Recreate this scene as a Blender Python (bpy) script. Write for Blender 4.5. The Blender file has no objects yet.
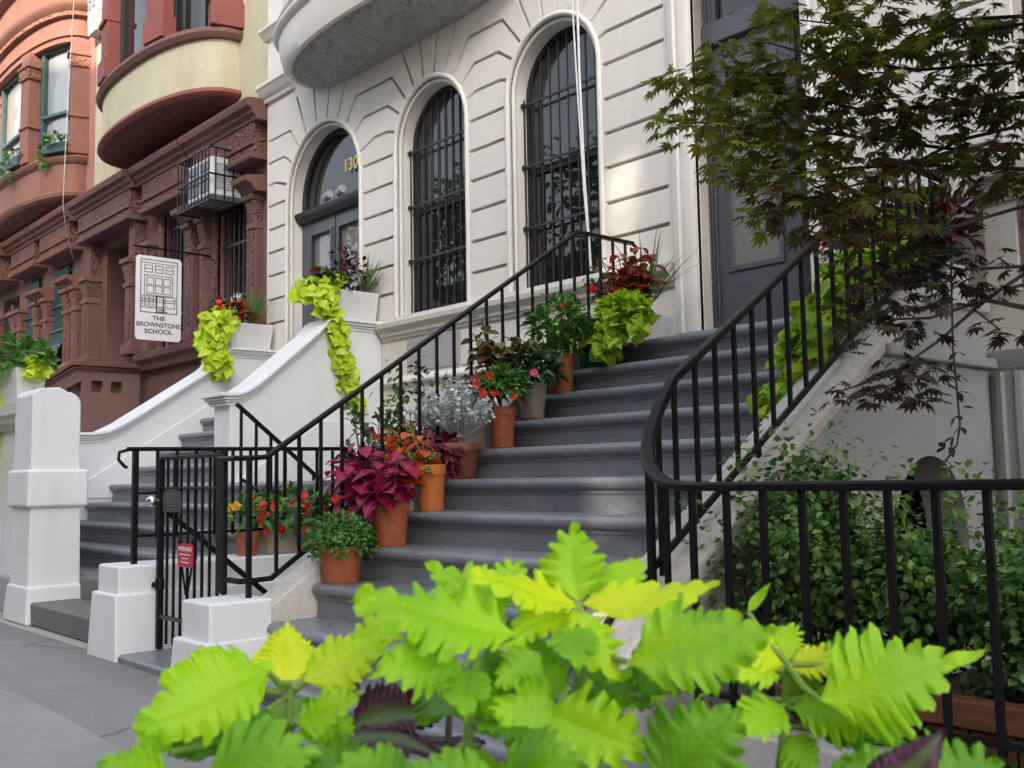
import bpy, math, random
from mathutils import Vector, Matrix
random.seed(7)
sc = bpy.context.scene
COL = sc.collection
R = math.radians
PI = math.pi
H = 1.04                      # eye height above the pavement
FOC = 1006.0
def _cam_axes():
    y, p, r = R(-47.7314), R(5.2788), R(-1.0542)
    F = Vector((math.sin(y)*math.cos(p), math.cos(y)*math.cos(p), math.sin(p)))
    A = Vector((math.cos(y), -math.sin(y), 0)); U = A.cross(F)
    r_ = A*math.cos(r)+U*math.sin(r); u_ = -A*math.sin(r)+U*math.cos(r)
    return r_, u_, F
CR, CU, CF = _cam_axes()
def PT(px, py, depth):        # survey point: a pixel of the photo at a measured depth
    return Vector((0, 0, H)) + CF*depth + CR*((px-512)/FOC*depth) - CU*((py-384)/FOC*depth)
def ray(px, py): return CF + CR*((px-512)/FOC) - CU*((py-384)/FOC)
def atY(px, py, Y): d = ray(px, py); return Vector((0, 0, H)) + d*(Y/d.y)
def atX(px, py, X): d = ray(px, py); return Vector((0, 0, H)) + d*(X/d.x)

# ------------------------------------------------------------------ materials
MATS = {}
def newmat(name):
    m = bpy.data.materials.new(name); m.use_nodes = True
    nt = m.node_tree; b = nt.nodes['Principled BSDF']
    MATS[name] = m
    return m, nt, b
def N(nt, t, **kw):
    n = nt.nodes.new(t)
    for k, v in kw.items():
        if k.startswith('i_'):
            key = k[2:].replace('_', ' ')
            n.inputs[int(key) if key.isdigit() else key].default_value = v
        else: setattr(n, k, v)
    return n
def ramp(nt, src, stops):
    r = nt.nodes.new('ShaderNodeValToRGB')
    el = r.color_ramp.elements
    while len(el) < len(stops): el.new(0.5)
    for e, (p, c) in zip(el, stops):
        e.position = p; e.color = (*c, 1) if len(c) == 3 else c
    nt.links.new(src, r.inputs[0]); return r
def coords(nt, scale=(1, 1, 1)):
    g = N(nt, 'ShaderNodeNewGeometry')
    mp = N(nt, 'ShaderNodeMapping'); mp.inputs['Scale'].default_value = scale
    nt.links.new(g.outputs['Position'], mp.inputs[0]); return mp.outputs[0]
def noise(nt, vec, scale, detail=6, rough=.6, dist=0):
    n = N(nt, 'ShaderNodeTexNoise'); n.inputs['Scale'].default_value = scale
    n.inputs['Detail'].default_value = detail; n.inputs['Roughness'].default_value = rough
    n.inputs['Distortion'].default_value = dist
    if vec is not None: nt.links.new(vec, n.inputs['Vector'])
    return n.outputs['Fac']
def bump(nt, b, h, strength, dist=.01):
    n = N(nt, 'ShaderNodeBump'); n.inputs['Strength'].default_value = strength; n.inputs['Distance'].default_value = dist
    nt.links.new(h, n.inputs['Height']); nt.links.new(n.outputs[0], b.inputs['Normal']); return n
def mixc(nt, fac, a, c, mode='MIX'):
    n = N(nt, 'ShaderNodeMix', data_type='RGBA', blend_type=mode)
    for s, v in ((0, fac), (6, a), (7, c)):
        if hasattr(v, 'links') or hasattr(v, 'is_output'): nt.links.new(v, n.inputs[s])
        elif isinstance(v, (int, float)): n.inputs[s].default_value = v
        else: n.inputs[s].default_value = (*v, 1)
    return n.outputs[2]
def stone(name, c1, c2, rough=.75, sc1=1.3, sc2=40, bmp=.25, streak=None, fleck=None, carve=None, fm=.35):
    m, nt, b = newmat(name)
    v = coords(nt)
    a = noise(nt, v, sc1, 8, .65)
    r = ramp(nt, a, [(.34, c1), (.66, c2)])
    out = r.outputs[0]
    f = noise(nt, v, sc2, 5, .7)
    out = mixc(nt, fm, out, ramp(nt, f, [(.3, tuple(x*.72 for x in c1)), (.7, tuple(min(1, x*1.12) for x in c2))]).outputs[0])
    if streak:
        s = noise(nt, coords(nt, (2.2, 2.2, .28)), 1.6, 6, .62, .4)
        out = mixc(nt, ramp(nt, s, [(.5, (0, 0, 0)), (.82, (.5, .5, .5))]).outputs[0], out, streak)
    if fleck:
        s = noise(nt, v, 9, 8, .75)
        out = mixc(nt, ramp(nt, s, [(.6, (0, 0, 0)), (.68, (.7, .7, .7))]).outputs[0], out, fleck)
    nt.links.new(out, b.inputs['Base Color']); b.inputs['Roughness'].default_value = rough
    b.inputs['Specular IOR Level'].default_value = .3
    h = f
    if carve:
        w = N(nt, 'ShaderNodeTexVoronoi', feature='SMOOTH_F1'); w.inputs['Scale'].default_value = carve
        nv = N(nt, 'ShaderNodeTexNoise'); nv.inputs['Scale'].default_value = carve*.45
        nt.links.new(v, nv.inputs['Vector'])
        ad = N(nt, 'ShaderNodeVectorMath', operation='MULTIPLY_ADD'); ad.inputs[1].default_value = (.18, .18, .18)
        nt.links.new(nv.outputs['Color'], ad.inputs[0]); nt.links.new(v, ad.inputs[2]); nt.links.new(ad.outputs[0], w.inputs['Vector'])
        bump(nt, b, w.outputs['Distance'], 1.0, .05)
    else: bump(nt, b, h, bmp, .01)
    return m
def plain(name, c, rough=.5, metal=0, var=.12, sc=18, bmp=.1, spec=.5, coat=0):
    m, nt, b = newmat(name)
    f = noise(nt, coords(nt), sc, 5, .6)
    r = ramp(nt, f, [(.25, tuple(x*(1-var) for x in c)), (.75, tuple(min(1, x*(1+var)) for x in c))])
    nt.links.new(r.outputs[0], b.inputs['Base Color'])
    b.inputs['Roughness'].default_value = rough; b.inputs['Metallic'].default_value = metal
    b.inputs['Specular IOR Level'].default_value = spec; b.inputs['Coat Weight'].default_value = coat
    if bmp: bump(nt, b, f, bmp, .004)
    return m

facade_m = stone('white_facade_paint', (.755, .715, .655), (.80, .765, .705), .6, .5, 30, .06, streak=(.58, .545, .49), fm=.08)
_nt = facade_m.node_tree; _b = _nt.nodes['Principled BSDF']
_src = _b.inputs['Base Color'].links[0].from_socket
_g = N(_nt, 'ShaderNodeNewGeometry'); _mp = N(_nt, 'ShaderNodeMapping'); _mp.inputs['Scale'].default_value = (.72, 0, 1/.2875); _mp.inputs['Location'].default_value = (.35, 0, -.157)
_fl = N(_nt, 'ShaderNodeVectorMath', operation='FLOOR'); _wn = N(_nt, 'ShaderNodeTexWhiteNoise')
_nt.links.new(_g.outputs['Position'], _mp.inputs[0]); _nt.links.new(_mp.outputs[0], _fl.inputs[0]); _nt.links.new(_fl.outputs[0], _wn.inputs['Vector'])
_nt.links.new(mixc(_nt, 1.0, _src, ramp(_nt, _wn.outputs['Value'], [(0, (.945, .945, .94)), (1, (1, 1, 1))]).outputs[0], 'MULTIPLY'), _b.inputs['Base Color'])
cheek_m = stone('white_cheek_paint', (.73, .735, .74), (.78, .785, .79), .62, .8, 25, .10, streak=(.6, .6, .59), fm=.08)
pier_m = stone('worn_pier_paint', (.68, .68, .675), (.77, .775, .785), .7, 1.1, 30, .15, streak=(.52, .50, .47), fleck=(.64, .63, .61), fm=.1)
groove_m = stone('grimy_groove', (.42, .38, .32), (.54, .49, .42), .8, 2, 30, .2)
belt_m = stone('cream_belt_paint', (.60, .57, .50), (.70, .67, .61), .65, 1.5, 25, .1)
soffit_m = stone('soffit_roughcast', (.44, .43, .40), (.54, .53, .50), .9, 3, 50, .4, fleck=(.30, .28, .25))  # dark flecks painted in for shade in the relief's hollows
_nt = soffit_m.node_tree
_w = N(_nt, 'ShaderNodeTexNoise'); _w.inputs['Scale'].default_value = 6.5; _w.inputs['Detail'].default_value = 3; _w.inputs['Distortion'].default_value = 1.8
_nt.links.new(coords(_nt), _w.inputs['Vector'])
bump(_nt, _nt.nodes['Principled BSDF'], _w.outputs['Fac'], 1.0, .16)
coping_m = stone('weathered_coping', (.52, .48, .42), (.68, .64, .58), .75, 2.5, 40, .25, fleck=(.42, .38, .33))
sidewall_m = stone('grimy_shaded_wall', (.37, .365, .365), (.47, .465, .46), .75, .9, 30, .2, streak=(.36, .35, .34), fm=.12)  # white base greyed to carry the maple's shade; streaks are grime
conc_m = stone('planter_concrete', (.60, .585, .57), (.72, .70, .69), .85, 9, 60, .5, fleck=(.52, .5, .49))
brown_m = stone('brownstone', (.145, .075, .064), (.205, .105, .088), .8, .8, 45, .35, streak=(.085, .046, .04), fleck=(.24, .145, .125))
brownc_m = stone('carved_brownstone', (.14, .072, .06), (.215, .11, .09), .8, 1.5, 45, .3, carve=24)
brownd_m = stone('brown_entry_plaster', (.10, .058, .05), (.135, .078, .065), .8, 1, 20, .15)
pinkbrown_m = stone('pink_brown_plaster', (.19, .11, .095), (.235, .14, .12), .85, 1.2, 30, .15)
red_m = stone('red_painted_stone', (.23, .07, .06), (.31, .095, .08), .7, 1.2, 30, .2, streak=(.16, .052, .046), fleck=(.34, .13, .11))
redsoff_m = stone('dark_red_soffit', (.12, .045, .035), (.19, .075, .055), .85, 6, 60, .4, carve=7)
cream_m = stone('cream_plaster', (.50, .46, .31), (.62, .57, .41), .85, 1.4, 40, .2, streak=(.33, .30, .20))
orange_m = stone('orange_brownstone', (.245, .11, .08), (.32, .15, .112), .8, .9, 40, .25, streak=(.15, .075, .058), fleck=(.36, .19, .15))
orangec_m = stone('carved_orange_stone', (.25, .105, .07), (.34, .15, .095), .8, 1.2, 40, .25, carve=17)
pink_m = stone('pink_plaster', (.40, .185, .155), (.46, .225, .19), .85, .9, 25, .15)
concwall_m = stone('street_concrete', (.33, .32, .31), (.44, .43, .41), .9, 2, 60, .35)
brick_m, _nt, _b = newmat('opposite_brick')
_t = N(_nt, 'ShaderNodeTexBrick'); _t.inputs['Scale'].default_value = 4
_t.inputs['Color1'].default_value = (.17, .08, .055, 1); _t.inputs['Color2'].default_value = (.24, .12, .08, 1); _t.inputs['Mortar'].default_value = (.25, .23, .2, 1)
_tc = N(_nt, 'ShaderNodeNewGeometry'); _mp = N(_nt, 'ShaderNodeMapping'); _mp.inputs['Rotation'].default_value = (R(90), 0, 0)
_nt.links.new(_tc.outputs['Position'], _mp.inputs[0]); _nt.links.new(_mp.outputs[0], _t.inputs['Vector']); _nt.links.new(_t.outputs[0], _b.inputs['Base Color'])
_b.inputs['Roughness'].default_value = .9

# grey painted steps: worn paint, paler and glossier where feet polish it
step_m, nt, b = newmat('grey_step_paint')
v = coords(nt); a = noise(nt, v, 2.6, 8, .65); f = noise(nt, coords(nt, (6, 30, 30)), 3, 6, .7)
r = ramp(nt, a, [(.3, (.14, .153, .178)), (.55, (.20, .215, .243)), (.8, (.27, .28, .295))])
oi = N(nt, 'ShaderNodeObjectInfo')
o = mixc(nt, .45, r.outputs[0], ramp(nt, f, [(.3, (.14, .15, .172)), (.72, (.30, .32, .35))]).outputs[0])
w = noise(nt, v, 7, 10, .8); o = mixc(nt, ramp(nt, w, [(.56, (0, 0, 0)), (.65, (.62, .62, .62))]).outputs[0], o, (.30, .285, .265))
sp = noise(nt, coords(nt, (1, 1, .6)), 5.5, 3, .5)
o = mixc(nt, ramp(nt, sp, [(.70, (0, 0, 0)), (.74, (.5, .5, .5))]).outputs[0], o, (.27, .20, .13))
o = mixc(nt, .5, o, ramp(nt, oi.outputs['Random'], [(0, (.36,)*3), (1, (.62, .61, .59))]).outputs[0], 'OVERLAY')
dt = noise(nt, coords(nt, (2.5, 2.5, 9)), 2.4, 8, .75); o = mixc(nt, ramp(nt, dt, [(.52, (0, 0, 0)), (.74, (.75,)*3)]).outputs[0], o, (.085, .085, .09))
nt.links.new(o, b.inputs['Base Color'])
nt.links.new(ramp(nt, w, [(.3, (.30,)*3), (.75, (.52,)*3)]).outputs[0], b.inputs['Roughness'])
bump(nt, b, w, .12, .004)
stepb_m = stone('brown_grey_step', (.13, .12, .12), (.19, .178, .172), .6, 2, 40, .2, fleck=(.26, .245, .23))
iron_m = plain('black_iron_paint', (.006, .006, .0065), .42, 0, .3, 60, .15, spec=.22)
ironw_m = plain('worn_black_iron', (.028, .024, .02), .4, 0, .5, 45, .2)
grille_m = plain('dark_grille_iron', (.03, .028, .027), .5, 0, .3, 40, .1)
frame_m = plain('slate_blue_paint', (.085, .09, .108), .4, 0, .08, 12, .05)
framed_m = plain('dark_window_frame', (.018, .017, .018), .5, 0, .2, 20, .05)
teal_m = plain('teal_painted_frame', (.04, .085, .085), .45, 0, .15, 20, .05)
tealdark_m = plain('dark_teal_iron', (.02, .055, .055), .5, 0, .2, 20, .05)
white_m = plain('white_enamel', (.75, .76, .78), .35, 0, .04, 20, .03)
signw_m = plain('white_sign_enamel', (.78, .76, .74), .4, 0, .05, 9, .03)
black_m = plain('black_lettering', (.03, .025, .025), .6, 0, .1, 30, 0)
gold_m = plain('gold_leaf', (.55, .36, .08), .3, .6, .1, 40, 0)
redsign_m = plain('red_sign_enamel', (.55, .01, .03), .35, 0, .08, 30, 0)
bronze_m = plain('green_bronze_plaque', (.05, .06, .045), .5, .3, .4, 80, .3)
chrome_m = plain('brushed_knob', (.75, .75, .76), .18, 1, .03, 20, 0)
rope_m = plain('white_cord', (.72, .71, .68), .7, 0, .08, 60, .2)
wood_m, nt, b = newmat('red_cedar_planks')
f = noise(nt, coords(nt, (1.2, 8, 8)), 5, 8, .65, .6)
nt.links.new(ramp(nt, f, [(.3, (.10, .035, .018)), (.7, (.23, .085, .045))]).outputs[0], b.inputs['Base Color']); b.inputs['Roughness'].default_value = .6; bump(nt, b, f, .3, .005)
def terra(name, c):
    m, nt, b = newmat(name)
    v = coords(nt); f = noise(nt, v, 9, 8, .7); g = noise(nt, v, 60, 4, .6)
    o = ramp(nt, f, [(.3, tuple(x*.8 for x in c)), (.62, c), (.8, tuple(min(1, x*1.15+.03) for x in c))]).outputs[0]
    o = mixc(nt, ramp(nt, noise(nt, v, 16, 9, .8), [(.54, (0, 0, 0)), (.72, (.6,)*3)]).outputs[0], o, (.48, .33, .25))
    nt.links.new(o, b.inputs['Base Color']); b.inputs['Roughness'].default_value = .72; bump(nt, b, g, .2, .004)
    return m
terra_m = terra('terracotta', (.42, .115, .042))
terrao_m = terra('bright_orange_clay', (.60, .17, .035))
terrad_m = terra('dusty_brown_clay', (.27, .085, .05))
tan_m = plain('tan_glazed_clay', (.36, .29, .235), .5, 0, .1, 8, .1)
tealpot_m = plain('teal_glazed_clay', (.008, .085, .085), .25, 0, .15, 8, .05)
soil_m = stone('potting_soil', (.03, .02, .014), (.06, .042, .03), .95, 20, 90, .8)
bark_m = stone('maple_bark', (.035, .026, .022), (.065, .05, .042), .85, 12, 60, .5)
stem_m = plain('green_stem', (.20, .30, .05), .5, 0, .2, 30, .05)
stemd_m = plain('brown_stem', (.09, .06, .045), .6, 0, .2, 30, .05)

def glass(name, tint=(.012, .014, .015), wob=.02, rough=.015):
    m, nt, b = newmat(name)
    b.inputs['Base Color'].default_value = (*tint, 1); b.inputs['Roughness'].default_value = rough
    b.inputs['IOR'].default_value = 1.5; b.inputs['Specular IOR Level'].default_value = .55
    bump(nt, b, noise(nt, coords(nt), 1.7, 2, .4), wob, .03); return m
glass_m = glass('window_glass'); glassw_m = glass('curtained_glass', (.30, .31, .31), .02, .03)
door_glass_m = glass('door_glass', (.22, .22, .205), .03)
curtain_glass_m = glass('net_curtained_glass', (.03, .036, .032), .03)

def leafmat(name, cols, edge=None, heart=None, rough=.42, trans=.3, vein=None, spec=.4):
    """cols: colour ramp over a per-leaf random value; edge / heart: pigment towards the rim or the midrib"""
    m, nt, b = newmat(name)
    at = N(nt, 'ShaderNodeAttribute', attribute_name='lf')
    sx = N(nt, 'ShaderNodeSeparateColor'); nt.links.new(at.outputs['Color'], sx.inputs[0])
    st = [(i/(len(cols)-1) if len(cols) > 1 else 0, c) for i, c in enumerate(cols)]
    o = ramp(nt, sx.outputs[0], st).outputs[0]
    o = mixc(nt, .25, o, mixc(nt, noise(nt, coords(nt), 35, 4, .6), (.02, .02, .02), (1, 1, 1)), 'OVERLAY')
    if heart: o = mixc(nt, ramp(nt, sx.outputs[1], [(.12, (1, 1, 1)), (.5, (0, 0, 0))]).outputs[0], o, heart)
    if edge: o = mixc(nt, ramp(nt, sx.outputs[1], [(.72, (0, 0, 0)), (.95, (1, 1, 1))]).outputs[0], o, edge)
    nt.links.new(o, b.inputs['Base Color']); b.inputs['Roughness'].default_value = rough
    b.inputs['Specular IOR Level'].default_value = spec
    if trans:
        t = N(nt, 'ShaderNodeBsdfTranslucent'); nt.links.new(o, t.inputs[0])
        mx = N(nt, 'ShaderNodeMixShader'); mx.inputs[0].default_value = trans
        out = nt.nodes['Material Output']
        nt.links.new(b.outputs[0], mx.inputs[1]); nt.links.new(t.outputs[0], mx.inputs[2]); nt.links.new(mx.outputs[0], out.inputs[0])
    if vein:
        # secondary veins climb obliquely from the midrib: stripes of t - 0.5*|u|
        ma = N(nt, 'ShaderNodeMath', operation='MULTIPLY_ADD'); ma.inputs[1].default_value = -.38
        nt.links.new(sx.outputs[1], ma.inputs[0]); nt.links.new(sx.outputs[2], ma.inputs[2])
        sn = N(nt, 'ShaderNodeMath', operation='MULTIPLY'); sn.inputs[1].default_value = 2*PI*9; nt.links.new(ma.outputs[0], sn.inputs[0])
        s2 = N(nt, 'ShaderNodeMath', operation='SINE'); nt.links.new(sn.outputs[0], s2.inputs[0])
        bl = N(nt, 'ShaderNodeMath', operation='MULTIPLY_ADD'); bl.inputs[1].default_value = 9.0; nt.links.new(noise(nt, coords(nt), 170, 2, .5), bl.inputs[0]); nt.links.new(s2.outputs[0], bl.inputs[2]); bump(nt, b, bl.outputs[0], .16, .0009)
        vr = ramp(nt, s2.outputs[0], [(.9, (0, 0, 0)), (1.0, (.25,)*3)]).outputs[0]
        o2 = mixc(nt, vr, o, vein)
        nt.links.new(o2, b.inputs['Base Color'])
        if trans: nt.links.new(o2, t.inputs[0])
    return m
L_lime = leafmat('sweet_potato_lime', [(.17, .37, .012), (.36, .58, .02), (.58, .74, .045)], trans=.35)
L_bush = leafmat('small_dark_leaves', [(.022, .062, .014), (.042, .11, .024), (.085, .18, .04)], trans=.2)
L_herb = leafmat('fresh_green_leaves', [(.03, .11, .018), (.07, .20, .03), (.14, .32, .05)], trans=.25)
L_purple = leafmat('magenta_coleus', [(.13, .008, .028), (.24, .012, .05), (.37, .022, .08)], heart=(.40, .026, .10), trans=.25)
L_orange = leafmat('orange_coleus', [(.45, .03, .02), (.60, .08, .025), (.70, .15, .03)], edge=(.70, .26, .06), trans=.3)
L_redco = leafmat('red_coleus', [(.15, .012, .012), (.28, .025, .018), (.40, .06, .02)], edge=(.12, .02, .02), trans=.3)
L_bronze = leafmat('bronze_coleus', [(.09, .05, .02), (.13, .09, .03), (.17, .06, .03), (.17, .2, .04)], trans=.3)
L_dark = leafmat('burgundy_leaves', [(.04, .01, .015), (.09, .015, .022), (.15, .03, .035)], trans=.2)
L_fancy = leafmat('magenta_ragged_coleus', [(.16, .012, .05), (.25, .02, .09), (.2, .02, .05)], edge=(.16, .13, .03), trans=.25)
L_silver = leafmat('silver_dusty_miller', [(.56, .60, .59), (.68, .72, .71), (.78, .81, .80)], rough=.8, trans=.1, spec=.1)
L_grass = leafmat('grass_blades', [(.09, .16, .06), (.16, .25, .09), (.24, .32, .14)], trans=.2)
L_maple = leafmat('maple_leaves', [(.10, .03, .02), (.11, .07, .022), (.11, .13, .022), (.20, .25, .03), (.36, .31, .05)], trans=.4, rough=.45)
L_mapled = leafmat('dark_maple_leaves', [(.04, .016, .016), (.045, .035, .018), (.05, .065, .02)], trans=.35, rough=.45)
L_shrub = leafmat('box_shrub_leaves', [(.035, .095, .018), (.09, .22, .04), (.26, .44, .11)], trans=.2, rough=.38)
L_tree = leafmat('street_tree_leaves', [(.03, .07, .015), (.05, .11, .02), (.08, .15, .03)], trans=.3)
L_fg = leafmat('lime_frilled_coleus', [(.05, .17, .006), (.18, .44, .010), (.42, .74, .012), (.68, .86, .012), (.88, .92, .02)], trans=.42, vein=(.40, .60, .08), rough=.45)
L_fgd = leafmat('purple_veined_coleus', [(.05, .015, .03), (.09, .02, .05)], edge=(.035, .012, .02), heart=(.10, .16, .05), trans=.2, vein=(.16, .05, .12))
L_dead = leafmat('fallen_leaves', [(.06, .03, .02), (.25, .14, .04), (.3, .03, .05)], trans=0, rough=.7)
F_red = leafmat('red_petals', [(.65, .012, .012), (.80, .03, .02)], trans=.3)
F_pink = leafmat('pink_petals', [(.75, .03, .12), (.8, .06, .2)], trans=.3)
F_yel = leafmat('yellow_petals', [(.75, .45, .02), (.8, .5, .03)], trans=.3)

# ------------------------------------------------------------------ geometry
class MB:
    def __init__(s): s.v = []; s.f = []; s.c = []; s.sm = False
    def add(s, vs, fs, c=None):
        n = len(s.v); s.v += [tuple(p) for p in vs]; s.f += [tuple(i+n for i in f) for f in fs]
        if c is not None:
            s.c += c if isinstance(c, list) else [c]*len(vs)
        return s
    def box(s, x0, x1, y0, y1, z0, z1):
        return s.add([(x0, y0, z0), (x1, y0, z0), (x1, y1, z0), (x0, y1, z0), (x0, y0, z1), (x1, y0, z1), (x1, y1, z1), (x0, y1, z1)],
                     [(0, 3, 2, 1), (4, 5, 6, 7), (0, 1, 5, 4), (1, 2, 6, 5), (2, 3, 7, 6), (3, 0, 4, 7)])
    def taper(s, cx, cy, z0, z1, a0, b0, a1, b1):
        vs = [(cx+sx*a, cy+sy*b_, z) for z, a, b_ in ((z0, a0, b0), (z1, a1, b1)) for sx, sy in ((-1, -1), (1, -1), (1, 1), (-1, 1))]
        return s.add(vs, [(0, 3, 2, 1), (4, 5, 6, 7), (0, 1, 5, 4), (1, 2, 6, 5), (2, 3, 7, 6), (3, 0, 4, 7)])
    def prism(s, poly, axis, a, b):     # poly in the other two axes (order: yz for x, xz for y, xy for z)
        def P(q, t): return (t, q[0], q[1]) if axis == 'x' else ((q[0], t, q[1]) if axis == 'y' else (q[0], q[1], t))
        n = len(poly)
        vs = [P(q, a) for q in poly]+[P(q, b) for q in poly]
        fs = [tuple(range(n)), tuple(range(2*n-1, n-1, -1))]+[(i, i+n, (i+1) % n+n, (i+1) % n) for i in range(n)]
        return s.add(vs, fs)
    def tube(s, path, rad, n=8, cap=True):
        path = [Vector(p) for p in path]; rr = rad if isinstance(rad, (list, tuple)) else [rad]*len(path)
        base = len(s.v); up = None; vs = []
        for i, p in enumerate(path):
            t = (path[min(i+1, len(path)-1)]-path[max(i-1, 0)]).normalized()
            if up is None: up = Vector((0, 0, 1)) if abs(t.z) < .9 else Vector((1, 0, 0))
            sd = t.cross(up)
            if sd.length < 1e-6: sd = t.cross(Vector((0, 1, 0)))
            sd.normalize(); up = sd.cross(t).normalized()
            for k in range(n):
                a = 2*PI*k/n; vs.append(p+sd*math.cos(a)*rr[i]+up*math.sin(a)*rr[i])
        fs = []
        for i in range(len(path)-1):
            for k in range(n):
                k2 = (k+1) % n; fs.append((i*n+k, i*n+k2, (i+1)*n+k2, (i+1)*n+k))
        if cap: fs += [tuple(range(n-1, -1, -1)), tuple(range((len(path)-1)*n, len(path)*n))]
        return s.add(vs, fs, (.5, .5, .5, 1) if s.c else None)
    def rail(s, path, prof, up0=(0, 0, 1)):   # sweep a closed 2D profile (side, up) along a path, kept upright
        path = [Vector(p) for p in path]; n = len(prof); vs = []
        for i, p in enumerate(path):
            a = (p-path[i-1]).normalized() if i else None
            c = (path[i+1]-p).normalized() if i < len(path)-1 else None
            t = ((a or c)+(c or a)).normalized()
            sd = t.cross(Vector(up0))
            if sd.length < 1e-4: sd = Vector((1, 0, 0))
            sd.normalize(); u = sd.cross(t).normalized()
            k = 1.0
            if a and c: k = 1/max(.5, t.dot(a))
            for (q, w) in prof: vs.append(p+sd*q*k+u*w*k if abs(t.z) < .95 else p+sd*q+u*w)
        fs = []
        for i in range(len(path)-1):
            for k in range(n):
                k2 = (k+1) % n; fs.append((i*n+k, i*n+k2, (i+1)*n+k2, (i+1)*n+k))
        fs += [tuple(range(n-1, -1, -1)), tuple(range((len(path)-1)*n, len(path)*n))]
        return s.add(vs, fs)
    def lathe(s, cx, cy, prof, n=28):
        vs = []; fs = []
        for (r, z) in prof:
            for k in range(n):
                a = 2*PI*k/n; vs.append((cx+r*math.cos(a), cy+r*math.sin(a), z))
        for i in range(len(prof)-1):
            for k in range(n):
                k2 = (k+1) % n; fs.append((i*n+k, i*n+k2, (i+1)*n+k2, (i+1)*n+k))
        fs += [tuple(range(n-1, -1, -1)), tuple(range((len(prof)-1)*n, len(prof)*n))]
        return s.add(vs, fs)
    def ball(s, c, r, n=10, m=6, sz=1):
        prof = [(max(.001, r*math.sin(PI*i/m)), c[2]-sz*r*math.cos(PI*i/m)) for i in range(m+1)]
        return s.lathe(c[0], c[1], prof, n)
    def build(s, name, mat, parent=None, smooth=False, bev=0, seg=2, kind=None):
        me = bpy.data.meshes.new(name); me.from_pydata(s.v, [], s.f); me.validate(clean_customdata=False)
        me.materials.append(mat)
        if s.c:
            at = me.color_attributes.new('lf', 'FLOAT_COLOR', 'POINT')
            fl = [x for c in s.c for x in c]
            if len(fl) == 4*len(me.vertices): at.data.foreach_set('color', fl)
        import bmesh as bmm
        if not s.c:
            bm_ = bmm.new(); bm_.from_mesh(me); bmm.ops.recalc_face_normals(bm_, faces=bm_.faces); bm_.to_mesh(me); bm_.free()
        if smooth:
            me.polygons.foreach_set('use_smooth', [True]*len(me.polygons))
            if smooth != 'all': me.set_sharp_from_angle(angle=R(38))
        o = bpy.data.objects.new(name, me); COL.objects.link(o)
        if parent: o.parent = parent; o.matrix_parent_inverse = parent.matrix_basis.inverted()
        if bev:
            md = o.modifiers.new('bevel', 'BEVEL'); md.width = bev; md.segments = seg; md.limit_method = 'ANGLE'; md.angle_limit = R(40)
            if not smooth: me.polygons.foreach_set('use_smooth', [True]*len(me.polygons)); me.set_sharp_from_angle(angle=R(38)); md.harden_normals = True
        if kind: o['kind'] = kind
        return o
def thing(name, label, cat, loc=(0, 0, 0), group=None):
    o = bpy.data.objects.new(name, None); COL.objects.link(o); o.location = loc; o.empty_display_size = .1
    o['label'] = label; o['category'] = cat
    if group: o['group'] = group
    bpy.context.view_layer.update()
    return o
def tag(o, label, cat, group=None):
    o['label'] = label; o['category'] = cat
    if group: o['group'] = group
    return o
def plate(name, outer, holes, y0, y1, mat, parent=None, bev=0, axis='y', smooth=False):
    """a wall plate in the xz plane (axis y) or yz plane (axis x) with real openings and cut grooves"""
    cu = bpy.data.curves.new('tmp', 'CURVE'); cu.dimensions = '2D'; cu.fill_mode = 'BOTH'; cu.extrude = abs(y1-y0)/2
    for poly in [outer]+holes:
        sp = cu.splines.new('POLY'); sp.points.add(len(poly)-1); sp.use_cyclic_u = True
        for p, q in zip(sp.points, poly): p.co = (q[0], q[1], 0, 1)
    ob = bpy.data.objects.new('tmp', cu); COL.objects.link(ob)
    dg = bpy.context.evaluated_depsgraph_get()
    me = bpy.data.meshes.new_from_object(ob.evaluated_get(dg)); bpy.data.objects.remove(ob); bpy.data.curves.remove(cu)
    c = (y0+y1)/2
    if axis == 'y': me.transform(Matrix(((1, 0, 0, 0), (0, 0, -1, c), (0, 1, 0, 0), (0, 0, 0, 1))))
    elif axis == 'x': me.transform(Matrix(((0, 0, 1, c), (1, 0, 0, 0), (0, 1, 0, 0), (0, 0, 0, 1))))
    me.name = name; me.materials.clear(); me.materials.append(mat)
    o = bpy.data.objects.new(name, me); COL.objects.link(o)
    if parent: o.parent = parent; o.matrix_parent_inverse = parent.matrix_basis.inverted()
    return o
def rect(x0, x1, z0, z1): return [(x0, z0), (x1, z0), (x1, z1), (x0, z1)]
def archpoly(cx, r, z0, zs, n=28):
    return [(cx-r, z0), (cx+r, z0)]+[(cx+r*math.cos(PI*i/n), zs+r*math.sin(PI*i/n)) for i in range(n+1)]
def strip2(pts, w):          # 2D polyline -> thin closed polygon (mitred)
    L = []; Rr = []
    for i, p in enumerate(pts):
        p = Vector(p); a = (p-Vector(pts[i-1])).normalized() if i else None
        c = (Vector(pts[i+1])-p).normalized() if i < len(pts)-1 else None
        t = ((a or c)+(c or a)).normalized(); n = Vector((-t.y, t.x)); k = 1/max(.4, t.dot(a or c))
        L.append(p+n*w/2*k); Rr.append(p-n*w/2*k)
    return [tuple(q) for q in L+Rr[::-1]]
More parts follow.
